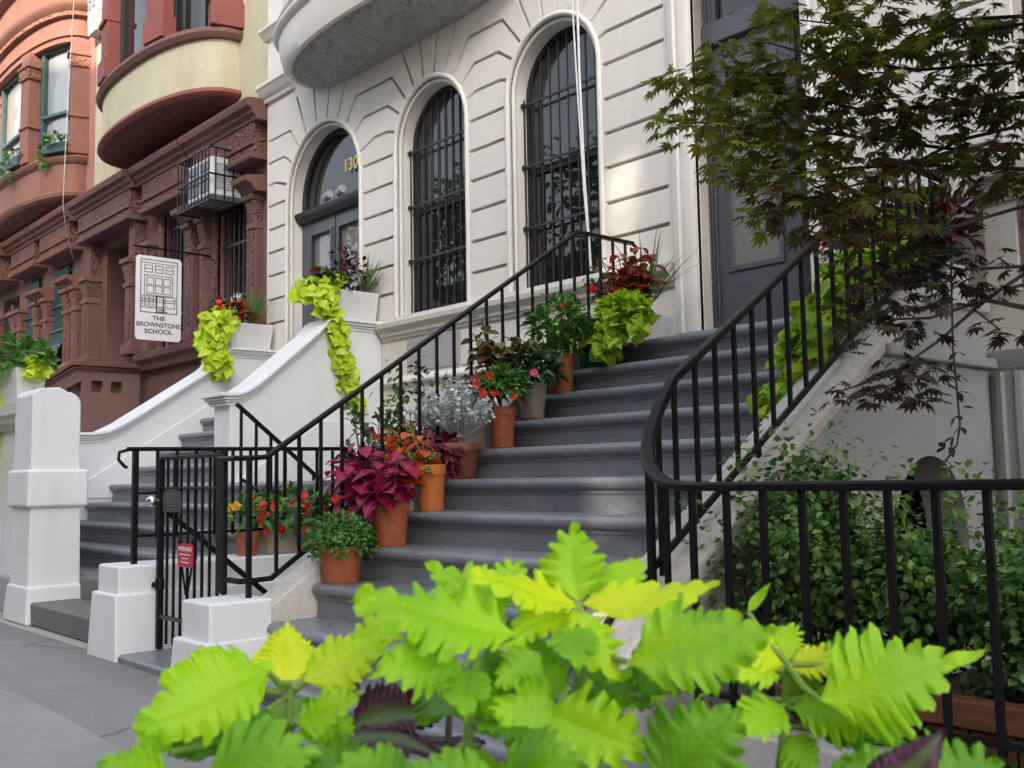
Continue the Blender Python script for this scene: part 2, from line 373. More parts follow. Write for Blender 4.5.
def text(name, body, size, M, mat, parent, ex=.0015, align='CENTER', sx=1.0):
    cu = bpy.data.curves.new('tmptext', 'FONT'); cu.body = body; cu.size = size; cu.extrude = ex; cu.align_x = align; cu.align_y = 'CENTER'
    cu.space_line = .95; cu.offset = size*.016
    ob = bpy.data.objects.new('tmptext', cu); COL.objects.link(ob)
    dg = bpy.context.evaluated_depsgraph_get(); me = bpy.data.meshes.new_from_object(ob.evaluated_get(dg))
    bpy.data.objects.remove(ob); bpy.data.curves.remove(cu)
    me.transform(Matrix.Diagonal((sx, 1, 1, 1))); me.transform(M); me.name = name; me.materials.clear(); me.materials.append(mat)
    o = bpy.data.objects.new(name, me); COL.objects.link(o)
    if parent: o.parent = parent; o.matrix_parent_inverse = parent.matrix_basis.inverted()
    return o
def frameM(o, x, y):         # matrix whose local x, y axes are given world directions
    x = Vector(x).normalized(); y = Vector(y).normalized(); z = x.cross(y)
    return Matrix(((x.x, y.x, z.x, o[0]), (x.y, y.y, z.y, o[1]), (x.z, y.z, z.z, o[2]), (0, 0, 0, 1)))

# ------------------------------------------------------------------ leaves
rnd = random.random
def U(a, b): return a+(b-a)*rnd()
def rvec():
    while True:
        v = Vector((U(-1, 1), U(-1, 1), U(-1, 1)))
        if .05 < v.length < 1: return v.normalized()
SHAPES = {
 'oval': [(0, .08), (.25, .8), (.55, 1), (.8, .6), (1, .04)],
 'small': [(0, .15), (.5, 1), (1, .05)],
 'lance': [(0, .1), (.35, 1), (.7, .6), (1, .03)],
 'coleus': [(0, .12), (.12, .75), (.22, .9), (.27, 1.05), (.4, .92), (.46, 1.02), (.6, .72), (.66, .78), (.8, .4), (.85, .42), (1, .03)],
 'heart': [(-.14, .5), (-.06, .85), (.1, 1.05), (.3, 1.0), (.55, .68), (.8, .3), (1, .02)],
}
def leaf(mb, p, d, n, L, W, shape='oval', col=.5, fold=.25, droop=.2, b=.5):
    d = d.normalized(); s = d.cross(n)
    if s.length < 1e-4: s = d.cross(Vector((1, .3, .2)))
    s.normalize(); n = s.cross(d)
    vs = []; cs = []; pr = SHAPES[shape]
    for t, w in pr:
        c = p+d*(L*t)-n*(droop*L*t*t)
        vs += [c+s*(W*w)+n*(fold*W*w), c, c-s*(W*w)+n*(fold*W*w)]
        cs += [(col, 1, max(0, t), 1), (col, 0, max(0, t), 1), (col, 1, max(0, t), 1)]
    fs = []
    for i in range(len(pr)-1):
        a = i*3; fs += [(a, a+1, a+4, a+3), (a+1, a+2, a+5, a+4)]
    mb.add(vs, fs, cs)
def maple_leaf(mb, p, d, n, L, col):
    d = d.normalized(); s = d.cross(n)
    if s.length < 1e-4: return
    s.normalize(); n = s.cross(d); vs = []; fs = []; cs = []
    for a, k in ((-1.75, .5), (-.95, .8), (-.42, .95), (0, 1.05), (.42, .95), (.95, .8), (1.75, .5)):
        dd = d*math.cos(a)+s*math.sin(a); ss = dd.cross(n); i = len(vs); l = L*k; w = l*.135
        vs += [p, p+dd*l*.5+ss*w-n*.04*L, p+dd*l-n*l*.22, p+dd*l*.5-ss*w-n*.04*L]
        fs.append((i, i+1, i+2, i+3)); cs += [(col, .2, .1, 1), (col, .7, .5, 1), (col, 1, 1, 1), (col, .7, .5, 1)]
    mb.add(vs, fs, cs)
def petals(mb, p, n, r, k=5, col=None):
    n = n.normalized(); a = n.cross(Vector((.3, .2, 1))).normalized(); c = n.cross(a); col = rnd() if col is None else col
    off = U(0, 6)
    for i in range(k):
        an = off+2*PI*i/k; d = a*math.cos(an)+c*math.sin(an)
        leaf(mb, p, d+n*.25, n, r, r*.52, 'oval', min(1, max(0, col+U(-.2, .2))), .15, .15)
UP = Vector((0, 0, 1))
def dome(mb, c, rx, ry, rz, count, L, W, shape, colr, spread=.6, low=-.25, fold=.25, droop=.3, inner=.35, out=.8):
    """leaves through an ellipsoid's volume, most near its skin, each pointing outwards and up"""
    c = Vector(c)
    for _ in range(count):
        while True:
            v = rvec()
            if v.z > low: break
        k = 1-inner*rnd()**1.6
        lump = 1+.16*math.sin(v.x*5+c.x*9)*math.sin(v.y*6+c.y*7+v.z*4)
        p = c+Vector((v.x*rx, v.y*ry, v.z*rz))*k*lump
        d = (v*out+rvec()*spread+UP*.15); n = (v*.5+UP*.9+rvec()*.5)
        s = U(.7, 1.2)
        leaf(mb, p, d, n, L*s, W*s, shape, min(1, max(0, colr[0]+(colr[1]-colr[0])*rnd()+.0*k)), fold, droop)
# ------------------------------------------------------------------ the setting
def struct(o): o['kind'] = 'structure'; return o
m = MB(); m.box(-60, 40, -3.2, 2.36, -.3, -.006)
for ix in range(44):
    for iy, (ya, yb) in enumerate(((-3.2, -1.35), (-1.342, .55), (.558, 2.36))):
        xa = -60+2.273*ix+.7*(iy % 2); m.box(xa, xa+2.263, ya, yb, -.0055, 0)
sw_m, nt, b = newmat('sidewalk_concrete')
v = coords(nt); f = noise(nt, v, 1.1, 8, .65); g = noise(nt, v, 120, 3, .6)
o_ = ramp(nt, f, [(.3, (.19, .187, .185)), (.7, (.26, .257, .254))]).outputs[0]
o_ = mixc(nt, .5, o_, ramp(nt, g, [(.3, (.16, .155, .15)), (.7, (.36, .355, .35))]).outputs[0])
o_ = mixc(nt, ramp(nt, noise(nt, v, 3.2, 10, .8), [(.58, (0, 0, 0)), (.7, (.5,)*3)]).outputs[0], o_, (.34, .33, .31))
cr = N(nt, 'ShaderNodeTexVoronoi', feature='DISTANCE_TO_EDGE'); cr.inputs['Scale'].default_value = .42
dn = N(nt, 'ShaderNodeVectorMath', operation='MULTIPLY_ADD'); dn.inputs[1].default_value = (.25, .25, 0)
nn = N(nt, 'ShaderNodeTexNoise'); nn.inputs['Scale'].default_value = 2.5; nn.inputs['Detail'].default_value = 6; nt.links.new(v, nn.inputs['Vector'])
nt.links.new(nn.outputs['Color'], dn.inputs[0]); nt.links.new(v, dn.inputs[2]); nt.links.new(dn.outputs[0], cr.inputs['Vector'])
o_ = mixc(nt, ramp(nt, cr.outputs['Distance'], [(.0, (.7,)*3), (.012, (0, 0, 0))]).outputs[0], o_, (.09, .085, .08))
gv = N(nt, 'ShaderNodeTexVoronoi', feature='F1'); gv.inputs['Scale'].default_value = 2.6; gv.inputs['Randomness'].default_value = 1; nt.links.new(v, gv.inputs['Vector'])
o_ = mixc(nt, ramp(nt, gv.outputs['Distance'], [(.05, (.65,)*3), (.075, (0, 0, 0))]).outputs[0], o_, (.10, .098, .095))
o_ = mixc(nt, ramp(nt, noise(nt, coords(nt, (.5, 2.2, 1)), 1.3, 7, .7, .5), [(.5, (0, 0, 0)), (.72, (.6,)*3)]).outputs[0], o_, (.155, .15, .145))
sy = N(nt, 'ShaderNodeSeparateXYZ'); nt.links.new(v, sy.inputs[0]); mr = N(nt, 'ShaderNodeMapRange'); mr.inputs[1].default_value = 1.95; mr.inputs[2].default_value = 2.45; nt.links.new(sy.outputs[1], mr.inputs[0])
mm_ = N(nt, 'ShaderNodeMath', operation='MULTIPLY'); nt.links.new(mr.outputs[0], mm_.inputs[0]); nt.links.new(noise(nt, v, 6, 8, .7), mm_.inputs[1])
o_ = mixc(nt, mm_.outputs[0], o_, (.13, .115, .095))
nt.links.new(o_, b.inputs['Base Color']); b.inputs['Roughness'].default_value = .9; bump(nt, b, g, .5, .006)
o = struct(m.build('sidewalk', sw_m))
m = MB()                               # paler patch of newer paving across the front of the gate
m.prism([(-9.5, 1.05), (-5.4, 1.62), (-3.1, 1.55), (-2.0, -1.0), (-9.5, -1.2)], 'z', .001, .005)
struct(m.build('sidewalk_patch', stone('patched_paving', (.27, .262, .255), (.36, .35, .34), .92, 2.2, 90, .5)))
struct(MB().box(-60, 40, -11.2, -3.2, -.3, -.13).build('road', stone('asphalt', (.045, .045, .047), (.06, .06, .062), .9, 2, 120, .6)))
struct(MB().box(-60, 40, -16.5, -11.2, -.3, 0).build('far_sidewalk', sw_m))
struct(MB().box(-60, 40, 2.36, 30, -.32, -.02).build('areaway_ground', concwall_m))
struct(MB().box(-2.36, 1.6, 2.62, 5.9, -.03, .01).build('garden_soil', soil_m))
struct(MB().box(-6.05, -5.01, 2.85, 5.9, -.03, .004).build('areaway_floor', soil_m))
struct(MB().box(-8.44, -6.5, 4.3, 5.9, -.03, .5).build('planting_soil', soil_m))
struct(MB().box(-90, 90, -90, -16.5, -.34, -.04).build('ground', concwall_m))

# ------------------------------------------------------------------ white house, left (number 130)
hA = thing('townhouse', 'white townhouse with two tall barred arched windows and arched doorway numbered 130', 'house', (-7.75, 5.95, 0))
DOOR = (-9.62, .78, 4.31); W2 = (-7.635, .575, 4.41); W3 = (-5.93, .56, 4.43)
openA = [archpoly(DOOR[0], DOOR[1], 1.95, DOOR[2]), archpoly(W2[0], W2[1], 2.64, W2[2]), archpoly(W3[0], W3[1], 2.64, W3[2])]
gr = []
GW = .033
for z in (2.92, 3.21, 3.5, 3.785, 4.07, 4.36):
    for a, c in ((-10.84, -10.44), (-8.80, -8.25), (-7.02, -6.53), (-5.33, -4.69)): gr.append(strip2([(a, z), (c, z)], GW))
lev = {17: 4.63, 35: 4.90, 51: 5.18}
def rad(A, a, side, ext): # point on radial at radius
    return (A[0]+side*math.cos(R(a))*ext, A[2]+math.sin(R(a))*ext)
def onlev(A, a, side): return (A[0]+side*(lev[a]-A[2])/math.tan(R(a)), lev[a])
for a in (17, 35, 51):
    for P_, Q in ((DOOR, W2), (W2, W3)):
        gr.append(strip2([rad(P_, a, 1, P_[1]+.03), onlev(P_, a, 1), onlev(Q, a, -1), rad(Q, a, -1, Q[1]+.03)], GW))
    gr.append(strip2([rad(W3, a, 1, W3[1]+.03), onlev(W3, a, 1), (-4.69, lev[a])], GW))
    xl = onlev(DOOR, a, -1)
    gr.append(strip2([rad(DOOR, a, -1, DOOR[1]+.03), xl, (-10.84, lev[a])], GW) if xl[0] > -10.8 else strip2([rad(DOOR, a, -1, DOOR[1]+.03), (-10.84, DOOR[2]+1.22*math.tan(R(a)))], GW))
for A in (DOOR, W2, W3):
    for a, ext in ((66, 1.25), (82, 1.2)):
        for sd in (1, -1): gr.append(strip2([rad(A, a, sd, A[1]+.03), rad(A, a, sd, ext+.1)], GW))
XA0, XA1 = -10.87, -4.64
outA = rect(XA0, XA1, -.1, 8.6)
w = plate('wall', outA, openA+gr, 5.90, 5.94, facade_m, hA)
plate('wall_core', outA, openA, 5.9415, 6.2, groove_m, hA)
for A, z0 in ((DOOR, 1.95), (W2, 2.62), (W3, 2.62)):
    for rr, tr, yy in ((A[1]+.0, .024, 5.903), (A[1]-.04, .020, 5.945)):
        path = [(A[0]-rr, yy, z0)]+[(A[0]-rr*math.cos(PI*i/36), yy, A[2]+rr*math.sin(PI*i/36)) for i in range(37)]+[(A[0]+rr, yy, z0)]
        MB().tube(path, tr, 10).build('arch_molding', facade_m, hA, smooth=True)
# reveal linings: splayed plaster ring behind the moulding
for A, z0 in ((DOOR, 1.95), (W2, 2.63), (W3, 2.63)):
    m = MB(); vs = []; n = 40
    pl = [(A[0]-A[1]+.03, z0)]+[(A[0]-(A[1]-.03)*math.cos(PI*i/n), A[2]+(A[1]-.03)*math.sin(PI*i/n)) for i in range(n+1)]+[(A[0]+A[1]-.03, z0)]
    ql = [(A[0]-A[1]+.055, z0)]+[(A[0]-(A[1]-.055)*math.cos(PI*i/n), A[2]+(A[1]-.055)*math.sin(PI*i/n)) for i in range(n+1)]+[(A[0]+A[1]-.055, z0)]
    for (x, z) in pl: vs.append((x, 5.93, z))
    for (x, z) in ql: vs.append((x, 6.19, z))
    k = len(pl); m.add(vs, [(i, i+1, k+i+1, k+i) for i in range(k-1)]).build('reveal', facade_m, hA, smooth=True)
# belt course and lower torus
def molding(name, parent, prof, x0, x1, mat, bev=0):
    return MB().prism(prof, 'x', x0, x1).build(name, mat, parent, smooth=True, bev=bev)
belt = [(5.93, 2.44), (5.875, 2.44), (5.87, 2.47), (5.85, 2.475), (5.845, 2.51), (5.82, 2.53), (5.795, 2.555), (5.79, 2.60), (5.80, 2.61), (5.93, 2.625)]
molding('belt_course', hA, belt, -8.43, -4.66, belt_m)
tor = [(5.93, 1.93)]+[(5.9-.055*math.sin(PI*i/8), 1.94+.12*i/8) for i in range(9)]+[(5.93, 2.07)]
molding('lower_torus', hA, tor, -8.43, -5.02, facade_m)
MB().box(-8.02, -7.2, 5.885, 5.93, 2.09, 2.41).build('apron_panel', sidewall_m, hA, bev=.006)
MB().box(-7.16, -6.98, 5.88, 5.93, 2.09, 2.41).build('apron_pier', facade_m, hA, bev=.006)
m = MB()
m.prism([(6.1, 5.66), (5.86, 5.66), (5.85, 5.70), (5.81, 5.73), (5.79, 5.79), (5.76, 5.82), (5.76, 5.86), (6.1, 5.88)], 'x', XA0-.06, -10.2)
m.build('string_course', facade_m, hA, smooth=True)
MB().prism([(6.1, 6.46), (5.86, 6.46), (5.82, 6.52), (5.79, 6.55), (5.79, 6.58), (6.1, 6.6)], 'x', XA0-.05, -10.3).build('string_course', facade_m, hA, smooth=True)
# projecting bay
def dcurve(cx, hw, dep, y0, z, n=40, e=.8):
    out = []
    for i in range(n+1):
        t = PI*i/n; sn = math.sin(t); out.append((cx-hw*math.copysign(abs(math.cos(t))**.92, math.cos(t)), y0-dep*sn**e if sn > 1e-9 else y0, z))
    return out
def loft(name, parent, mat, cx, y0, rings, cap0=False, cap1=False, n=40, smooth=True):
    m = MB(); vs = []
    for hw, dep, z in rings: vs += dcurve(cx, hw, dep, y0, z, n)
    k = n+1; fs = [(r*k+i, r*k+i+1, (r+1)*k+i+1, (r+1)*k+i) for r in range(len(rings)-1) for i in range(n)]
    if cap0: fs.append(tuple(range(n, -1, -1)))
    if cap1: fs.append(tuple((len(rings)-1)*k+i for i in range(n+1)))
    m.add(vs, fs); return m.build(name, mat, parent, smooth=smooth)
BX, BY = -8.02, 5.90
_lf = loft
def loft2(nm, pa, ma, x, y, rg, **k): return _lf(nm, pa, ma, x, y, [(h_*.905, d_*.72, z_) for h_, d_, z_ in rg], **k)
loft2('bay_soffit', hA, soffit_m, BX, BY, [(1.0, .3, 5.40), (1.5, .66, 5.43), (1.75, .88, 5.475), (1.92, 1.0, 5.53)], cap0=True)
loft2('bay_cove', hA, facade_m, BX, BY, [(1.92, 1.0, 5.535), (1.95, 1.02, 5.52), (2.02, 1.06, 5.54), (2.12, 1.09, 5.62), (2.18, 1.11, 5.74), (2.20, 1.12, 5.88)])
loft2('bay_torus', hA, facade_m, BX, BY, [(2.20, 1.12, 5.88)]+[(2.22+.06*math.sin(PI*i/8), 1.14+.06*math.sin(PI*i/8), 5.885+.12*i/8) for i in range(9)]+[(2.18, 1.10, 6.01), (2.18, 1.10, 6.05)]+[(2.19+.035*math.sin(PI*i/6), 1.11+.035*math.sin(PI*i/6), 6.06+.07*i/6) for i in range(7)])
loft2('bay_wall', hA, facade_m, BX, BY, [(2.14, 1.06, 6.13), (2.14, 1.06, 6.75), (2.22, 1.14, 6.78), (2.22, 1.14, 6.9), (2.1, 1.0, 6.92), (2.1, 1.0, 8.6)], cap1=True)

# windows of the white house
def arched_window(A, z0):
    cx, r, zs = A; r2 = r-.05
    f_ = plate('window', archpoly(cx, r2, z0, zs), [archpoly(cx, r2-.05, z0+.06, zs)], 6.09, 6.15, framed_m, hA)
    m = MB(); m.box(cx-r2+.075, cx+r2-.075, 6.085, 6.145, 3.72, 3.79); m.build('meeting_rail', framed_m, f_, bev=.005)
    plate('pane', rect(cx-r2+.03, cx+r2-.03, z0+.03, 3.75), [], 6.118, 6.13, glass_m, f_); plate('upper_pane', archpoly(cx, r2-.03, 3.752, zs), [], 6.112, 6.124, curtain_glass_m, f_)
    # grille
    g = MB(); y = 6.055
    for i in range(10):
        x = cx-r2+.012+(2*r2-.024)*i/9
        top = zs+math.sqrt(max(0, (r2-.03)**2-(x-cx)**2)) if abs(x-cx) < r2-.03 else zs
        top = top-.03 if 0 < i < 9 else zs
        g.box(x-.0055, x+.0055, y-.0055, y+.0055, z0+.02, top)
    for z in (2.68, 3.24, 3.80, 4.37): g.box(cx-r2-.004, cx+r2+.004, y-.020, y-.006, z-.011, z+.011)
    for z in (3.24, 3.80, 4.37): g.box(cx-r2-.004, cx-r2+.03, y-.03, y+.008, z-.018, z+.018)
    g.build('grille', grille_m, f_)
    MB().prism([(5.9, z0-.045), (5.875, z0-.045), (5.87, z0-.005), (6.15, z0+.03), (6.15, z0-.045)], 'x', cx-r+.01, cx+r-.01).build('sill', facade_m, f_)
arched_window(W2, 2.665); arched_window(W3, 2.665)
# arched door with transom
cx, r, zs = DOOR; r2 = r-.05
d = plate('door', [(cx-r2, 1.95), (cx+r2, 1.95), (cx+r2, 4.10), (cx-r2, 4.10)], [rect(cx-.5, cx-.08, 2.5, 3.9), rect(cx+.08, cx+.5, 2.5, 3.9)], 6.08, 6.15, frame_m, hA)
for s_ in (-1, 1):
    MB().box(cx+s_*.29-.235, cx+s_*.29+.235, 6.115, 6.125, 2.46, 3.94).build('pane', door_glass_m, d)
    fr = plate('pane_bead', rect(cx+s_*.29-.23, cx+s_*.29+.23, 2.48, 3.92), [rect(cx+s_*.29-.20, cx+s_*.29+.20, 2.51, 3.89)], 6.06, 6.079, frame_m, d)
MB().box(cx-.008, cx+.008, 6.074, 6.08, 1.97, 4.09).build('meeting_stile', framed_m, d)
t = plate('transom', archpoly(cx, r2, 4.10, zs), [archpoly(cx, r2-.07, 4.17, zs)], 6.08, 6.15, framed_m, hA)
plate('pane', archpoly(cx, r2-.06, 4.16, zs), [], 6.112, 6.125, glass_m, t)
MB().prism([(6.15, 4.06), (6.03, 4.06), (6.0, 4.10), (5.985, 4.14), (5.985, 4.18), (6.15, 4.2)], 'x', cx-r2-.02, cx+r2+.02).build('transom_bar', framed_m, t, smooth=True)
lamp_m = plain('grey_lamp_housing', (.42, .43, .45), .4)
for dx in (-.10, .17): MB().tube([(cx-.02+dx, 6.02, 4.25), (cx+.12+dx, 5.99, 4.27)], [.040, .046], 12).build('spot_lamp', lamp_m, t, smooth=True)
text('house_number', '130', .20, frameM((cx+.33, 6.07, 4.55), (1, 0, 0), (0, 0, 1)), gold_m, t)
# white cord hanging in front of the right hand window
rp = [(-5.475, 5.76, 7.2), (-5.46, 5.76, 5.2), (-5.435, 5.74, 4.3), (-5.39, 5.72, 3.4), (-5.345, 5.72, 2.64)]
cord = thing('white_rope', 'white double cord hanging down in front of the right barred arched window', 'cord', (-5.4, 5.72, 2.6))
MB().tube(rp, .010, 6).build('strand', rope_m, cord, smooth=True)
MB().tube([(-5.475, 5.76, 7.2), (-5.505, 5.75, 4.9), (-5.45, 5.73, 4.1), (-5.38, 5.70, 3.3), (-5.335, 5.71, 2.64)], .007, 6).build('strand', rope_m, cord, smooth=True)

# ------------------------------------------------------------------ white house, right
hB = thing('townhouse', 'white townhouse behind the maple with slate blue panelled door at the stair head', 'house', (-2.2, 5.95, 0))
XB0, XB1 = -4.63, 1.6
DX0, DX1 = -4.43, -3.50
openB = [rect(DX0, DX1, 2.02, 5.5), rect(-2.17, -1.1, 2.74, 5.1), rect(-2.22, -1.2, .35, 1.50)]
gB = []
for z in (2.92, 3.21, 3.5, 3.785, 4.07, 4.36, 4.65, 4.94):
    gB.append(strip2([(-3.2, z), (-2.3, z)], GW)); gB.append(strip2([(-1.0, z), (1.5, z)], GW))
plate('wall', rect(XB0, XB1, -.1, 8.6), openB+gB, 5.90, 5.94, facade_m, hB)
plate('wall_core', rect(XB0, XB1, -.1, 8.6), openB, 5.9415, 6.3, groove_m, hB)
# door casing: fluted pilaster strips
for x0, x1 in ((-4.63, DX0), (DX1, DX1+.22)):
    m = MB(); q = [(x0, 5.93), (x0, 5.862), (x0+.012, 5.857), (x0+.03, 5.857), (x0+.04, 5.842), (x0+.07, 5.838), (x0+.082, 5.854), (x0+.10, 5.857), (x0+.11, 5.848), (x1-.03, 5.848), (x1-.012, 5.857), (x1, 5.875), (x1, 5.93)]
    m.prism(q, 'z', 1.94, 5.8); m.build('door_casing', facade_m, hB, smooth=True)
MB().box(-4.63, DX1+.22, 5.84, 5.93, 5.5, 5.85).build('door_casing', facade_m, hB, bev=.01)
YD = 6.06
df = plate('door_frame', rect(DX0, DX1, 2.02, 5.5), [rect(DX0+.05, DX1-.20, 2.05, 4.22), rect(DX0+.09, DX1-.24, 4.42, 5.4), rect(DX1-.165, DX1-.03, 2.2, 5.4)], YD-.01, YD+.08, frame_m, hB)
for k, x in enumerate((DX0+.012, DX0+.034, DX0+.062)):
    MB().box(x-.006, x+.006, YD-.028, YD-.009, 2.03, 5.5).build('frame_bead', frame_m, df, bev=.003)
MB().box(DX1-.19, DX1-.02, YD+.03, YD+.05, 2.1, 5.45).build('side_panel', frame_m, df)
MB().box(DX0+.005, DX1-.005, YD-.05, YD-.009, 4.23, 4.40).build('transom_bar', frame_m, df, bev=.012)
MB().box(DX0+.08, DX1-.23, YD+.03, YD+.045, 4.4, 5.42).build('transom_pane', glass_m, df)
MB().ball((-3.98, YD-.13, 4.62), .085, 14, 10).build('globe_lamp', white_m, df, smooth=True)
dl = plate('door', rect(DX0+.055, DX1-.205, 2.055, 4.215), [rect(DX0+.17, DX1-.325, 2.52, 4.02)], YD+.0, YD+.055, frame_m, hB)
plate('pane_bead', rect(DX0+.155, DX1-.31, 2.5, 4.035), [rect(DX0+.185, DX1-.34, 2.535, 4.0)], YD-.014, YD-.001, frame_m, dl)
MB().box(DX0+.16, DX1-.315, YD+.02, YD+.032, 2.51, 4.03).build('pane', door_glass_m, dl)
for z in (2.33, 3.15, 3.95):
    MB().tube([(DX0+.062, YD-.016, z-.09), (DX0+.062, YD-.016, z+.09)], .011, 10).ball((DX0+.062, YD-.016, z-.105), .013, 8, 6).build('hinge', frame_m, dl, smooth=True)
MB().box(DX0-.03, DX1+.02, 5.62, YD+.06, 1.937, 2.03).build('door_sill', step_m, hB, bev=.012)
# right window with projecting sill
wf = plate('window', rect(-2.17, -1.1, 2.74, 5.1), [rect(-2.10, -1.17, 2.82, 3.9), rect(-2.10, -1.17, 3.98, 5.04)], 6.08, 6.14, framed_m, hB)
MB().box(-2.12, -1.15, 6.105, 6.115, 2.8, 5.06).build('pane', glass_m, wf)
MB().prism([(5.95, 2.55), (5.84, 2.55), (5.83, 2.59), (5.79, 2.61), (5.78, 2.66), (5.74, 2.68), (5.735, 2.735), (6.08, 2.76), (6.08, 2.55)], 'x', -2.42, -.9).build('sill', belt_m, hB, smooth=True)
MB().box(-2.38, -2.2, 5.86, 5.93, 2.03, 2.55).build('apron_pier', facade_m, hB, bev=.005)
MB().box(-2.19, -1.0, 5.885, 5.93, 2.05, 2.5).build('apron_panel', brick_m, hB)
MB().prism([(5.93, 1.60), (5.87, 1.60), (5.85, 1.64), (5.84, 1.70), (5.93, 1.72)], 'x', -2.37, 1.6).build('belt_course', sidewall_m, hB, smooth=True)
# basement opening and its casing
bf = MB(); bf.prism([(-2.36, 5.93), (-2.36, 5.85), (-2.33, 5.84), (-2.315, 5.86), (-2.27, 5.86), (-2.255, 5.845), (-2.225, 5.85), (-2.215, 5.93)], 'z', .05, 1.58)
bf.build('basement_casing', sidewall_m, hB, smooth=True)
bw = plate('basement_window', rect(-2.22, -1.2, .35, 1.5), [rect(-2.14, -1.28, .43, 1.42)], 6.12, 6.18, framed_m, hB)
MB().box(-2.16, -1.26, 6.145, 6.155, .4, 1.45).build('pane', glass_m, bw)

# ------------------------------------------------------------------ main stoop
stoop = thing('stoop', 'long flight of worn grey steps lined with potted plants below the slate blue door', 'stoop', (-3.7, 4, 0))
RISE, RUN, Y0, Z0 = .18, .278, 5.09, 1.933
def zn(y): return Z0-(Y0-y)*RISE/RUN
def step_prof(yn, z, zb, yb, r=.033):
    yr = yn+.04; c = (yn+r, z-r); pts = [(yb, z)]
    for i in range(9):
        a = PI/2+PI*.95*i/8; pts.append((c[0]+r*math.cos(a), c[1]+r*math.sin(a)))
    pts += [(yn+.030, z-.068), (yn+.030, z-.082), (yr-.002, z-.09), (yr, z-.10), (yr, zb), (yb, zb)]
    return pts
def rounded_step(k, x0, x1, yn, z, zb, yb, mat, parent):
    # the nosing returns round the free left end
    pr = step_prof(yn, z, zb, yb); m = MB(); n = len(pr); rows = []
    for dx, sh in ((.0, .03), (.006, .016), (.016, .006), (.03, 0)):
        rows.append([(x0+dx, y+sh if i < n-2 and i > 0 else y, zz-sh*.5*(1 if 0 <= i <= 3 else (-1 if 5 < i < 9 else 0))) for i, (y, zz) in enumerate(pr)])
    rows.append([(x1, y, zz) for (y, zz) in pr])
    vs = [p for row in rows for p in row]
    fs = [(r*n+i, r*n+(i+1) % n, (r+1)*n+(i+1) % n, (r+1)*n+i) for r in range(len(rows)-1) for i in range(n)]
    fs += [tuple(range(n-1, -1, -1)), tuple((len(rows)-1)*n+i for i in range(n))]
    return m.add(vs, fs).build('step', mat, parent, smooth=True)
for k in range(11):
    z = Z0-RISE*k; yn = Y0-RUN*k
    zb = z-RISE if k < 10 else 0
    x0, x1 = (-4.80, -2.66)
    if k == 10: x0, x1 = -4.745, -2.1
    if k == 9: x0 = -4.80
    rounded_step(k, x0, x1, yn, z, zb if k < 10 else -.05, (yn+RUN+.04) if k else 5.897, step_m, stoop)
MB().box(-4.745, -2.05, 2.1, 2.31+.02, -.03, .012).build('foot_slab', step_m, stoop)
# left stringer and right cheek wall with its sloping coping
lo = [(2.64, -.02), (2.64, zn(2.64)+.045), (2.70, zn(2.70)+.05), (Y0+.02, zn(Y0)+.07), (5.895, zn(Y0)+.07), (5.895, -.02)]
MB().prism(lo, 'x', -5.0, -4.803).build('stringer', coping_m, stoop, bev=.012)
ck = [(2.72, -.02), (2.72, zn(2.72)-.02), (Y0+.02, zn(Y0)-.01), (5.895, zn(Y0)-.01), (5.895, -.02)]
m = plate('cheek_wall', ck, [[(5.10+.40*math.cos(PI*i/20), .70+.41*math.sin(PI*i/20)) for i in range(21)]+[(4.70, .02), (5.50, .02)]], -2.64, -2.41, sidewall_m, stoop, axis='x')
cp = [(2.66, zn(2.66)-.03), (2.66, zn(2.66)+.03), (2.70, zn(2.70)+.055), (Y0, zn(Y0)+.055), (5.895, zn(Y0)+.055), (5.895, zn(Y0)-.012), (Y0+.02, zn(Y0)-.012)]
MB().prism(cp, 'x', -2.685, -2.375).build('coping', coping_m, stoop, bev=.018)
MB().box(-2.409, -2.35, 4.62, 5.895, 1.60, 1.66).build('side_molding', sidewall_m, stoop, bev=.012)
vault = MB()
vault.box(-3.4, -3.36, 4.66, 5.89, 0.02, 1.3); vault.box(-3.36, -2.65, 4.62, 4.66, .02, 1.3); vault.box(-3.36, -2.65, 4.66, 5.89, 1.3, 1.34); vault.box(-3.36, -2.65, 5.86, 5.89, .02, 1.3); vault.build('vault_shade_lining', soil_m, stoop)  # soil-dark box added so the arch interior's shade is in the colour
# ------------------------------------------------------------------ neighbouring stoop (number 130)
st2 = thing('stoop', 'neighbouring stoop with two swept white cheek walls below the arched doorway', 'stoop', (-9.5, 4.5, 0))
for k in range(1, 10):
    z = 1.93-.178*k; yn = 5.18-.247*k
    wide = k >= 5
    rounded_step(k, -10.62, -6.52 if wide else -8.62, yn, z, z-.178 if k < 9 else .28, yn+.247+.04, step_m, st2)
MB().box(-10.6, -8.62, 5.16, 5.9, 1.6, 1.93).build('landing', step_m, st2, bev=.01)
MB().box(-8.28, -6.30, 2.86, 3.02, -.02, .33).build('step', stepb_m, st2, bev=.03, seg=3)
MB().box(-8.28, -6.12, 2.49, 2.862, -.02, .155).build('step', stepb_m, st2, bev=.022, seg=3)
def cheek(x0, x1, yf, zf, dz):
    """swept cheek wall: volute end, sloping run, level top by the house"""
    top = [(yf, zf), (yf+.06, zf+.005), (yf+.14, zf+.02), (yf+.22, zf+.065)]
    for i in range(9):
        t = i/8; y = yf+.3+.62*t; top.append((y, zf+.115+.52*t+.03*math.sin(t*PI)*0))
    top += [(yf+.98, zf+.70), (yf+1.03, zf+.76), (yf+1.08, zf+.79), (yf+1.13, zf+.795), (5.895, zf+.795)]
    return top
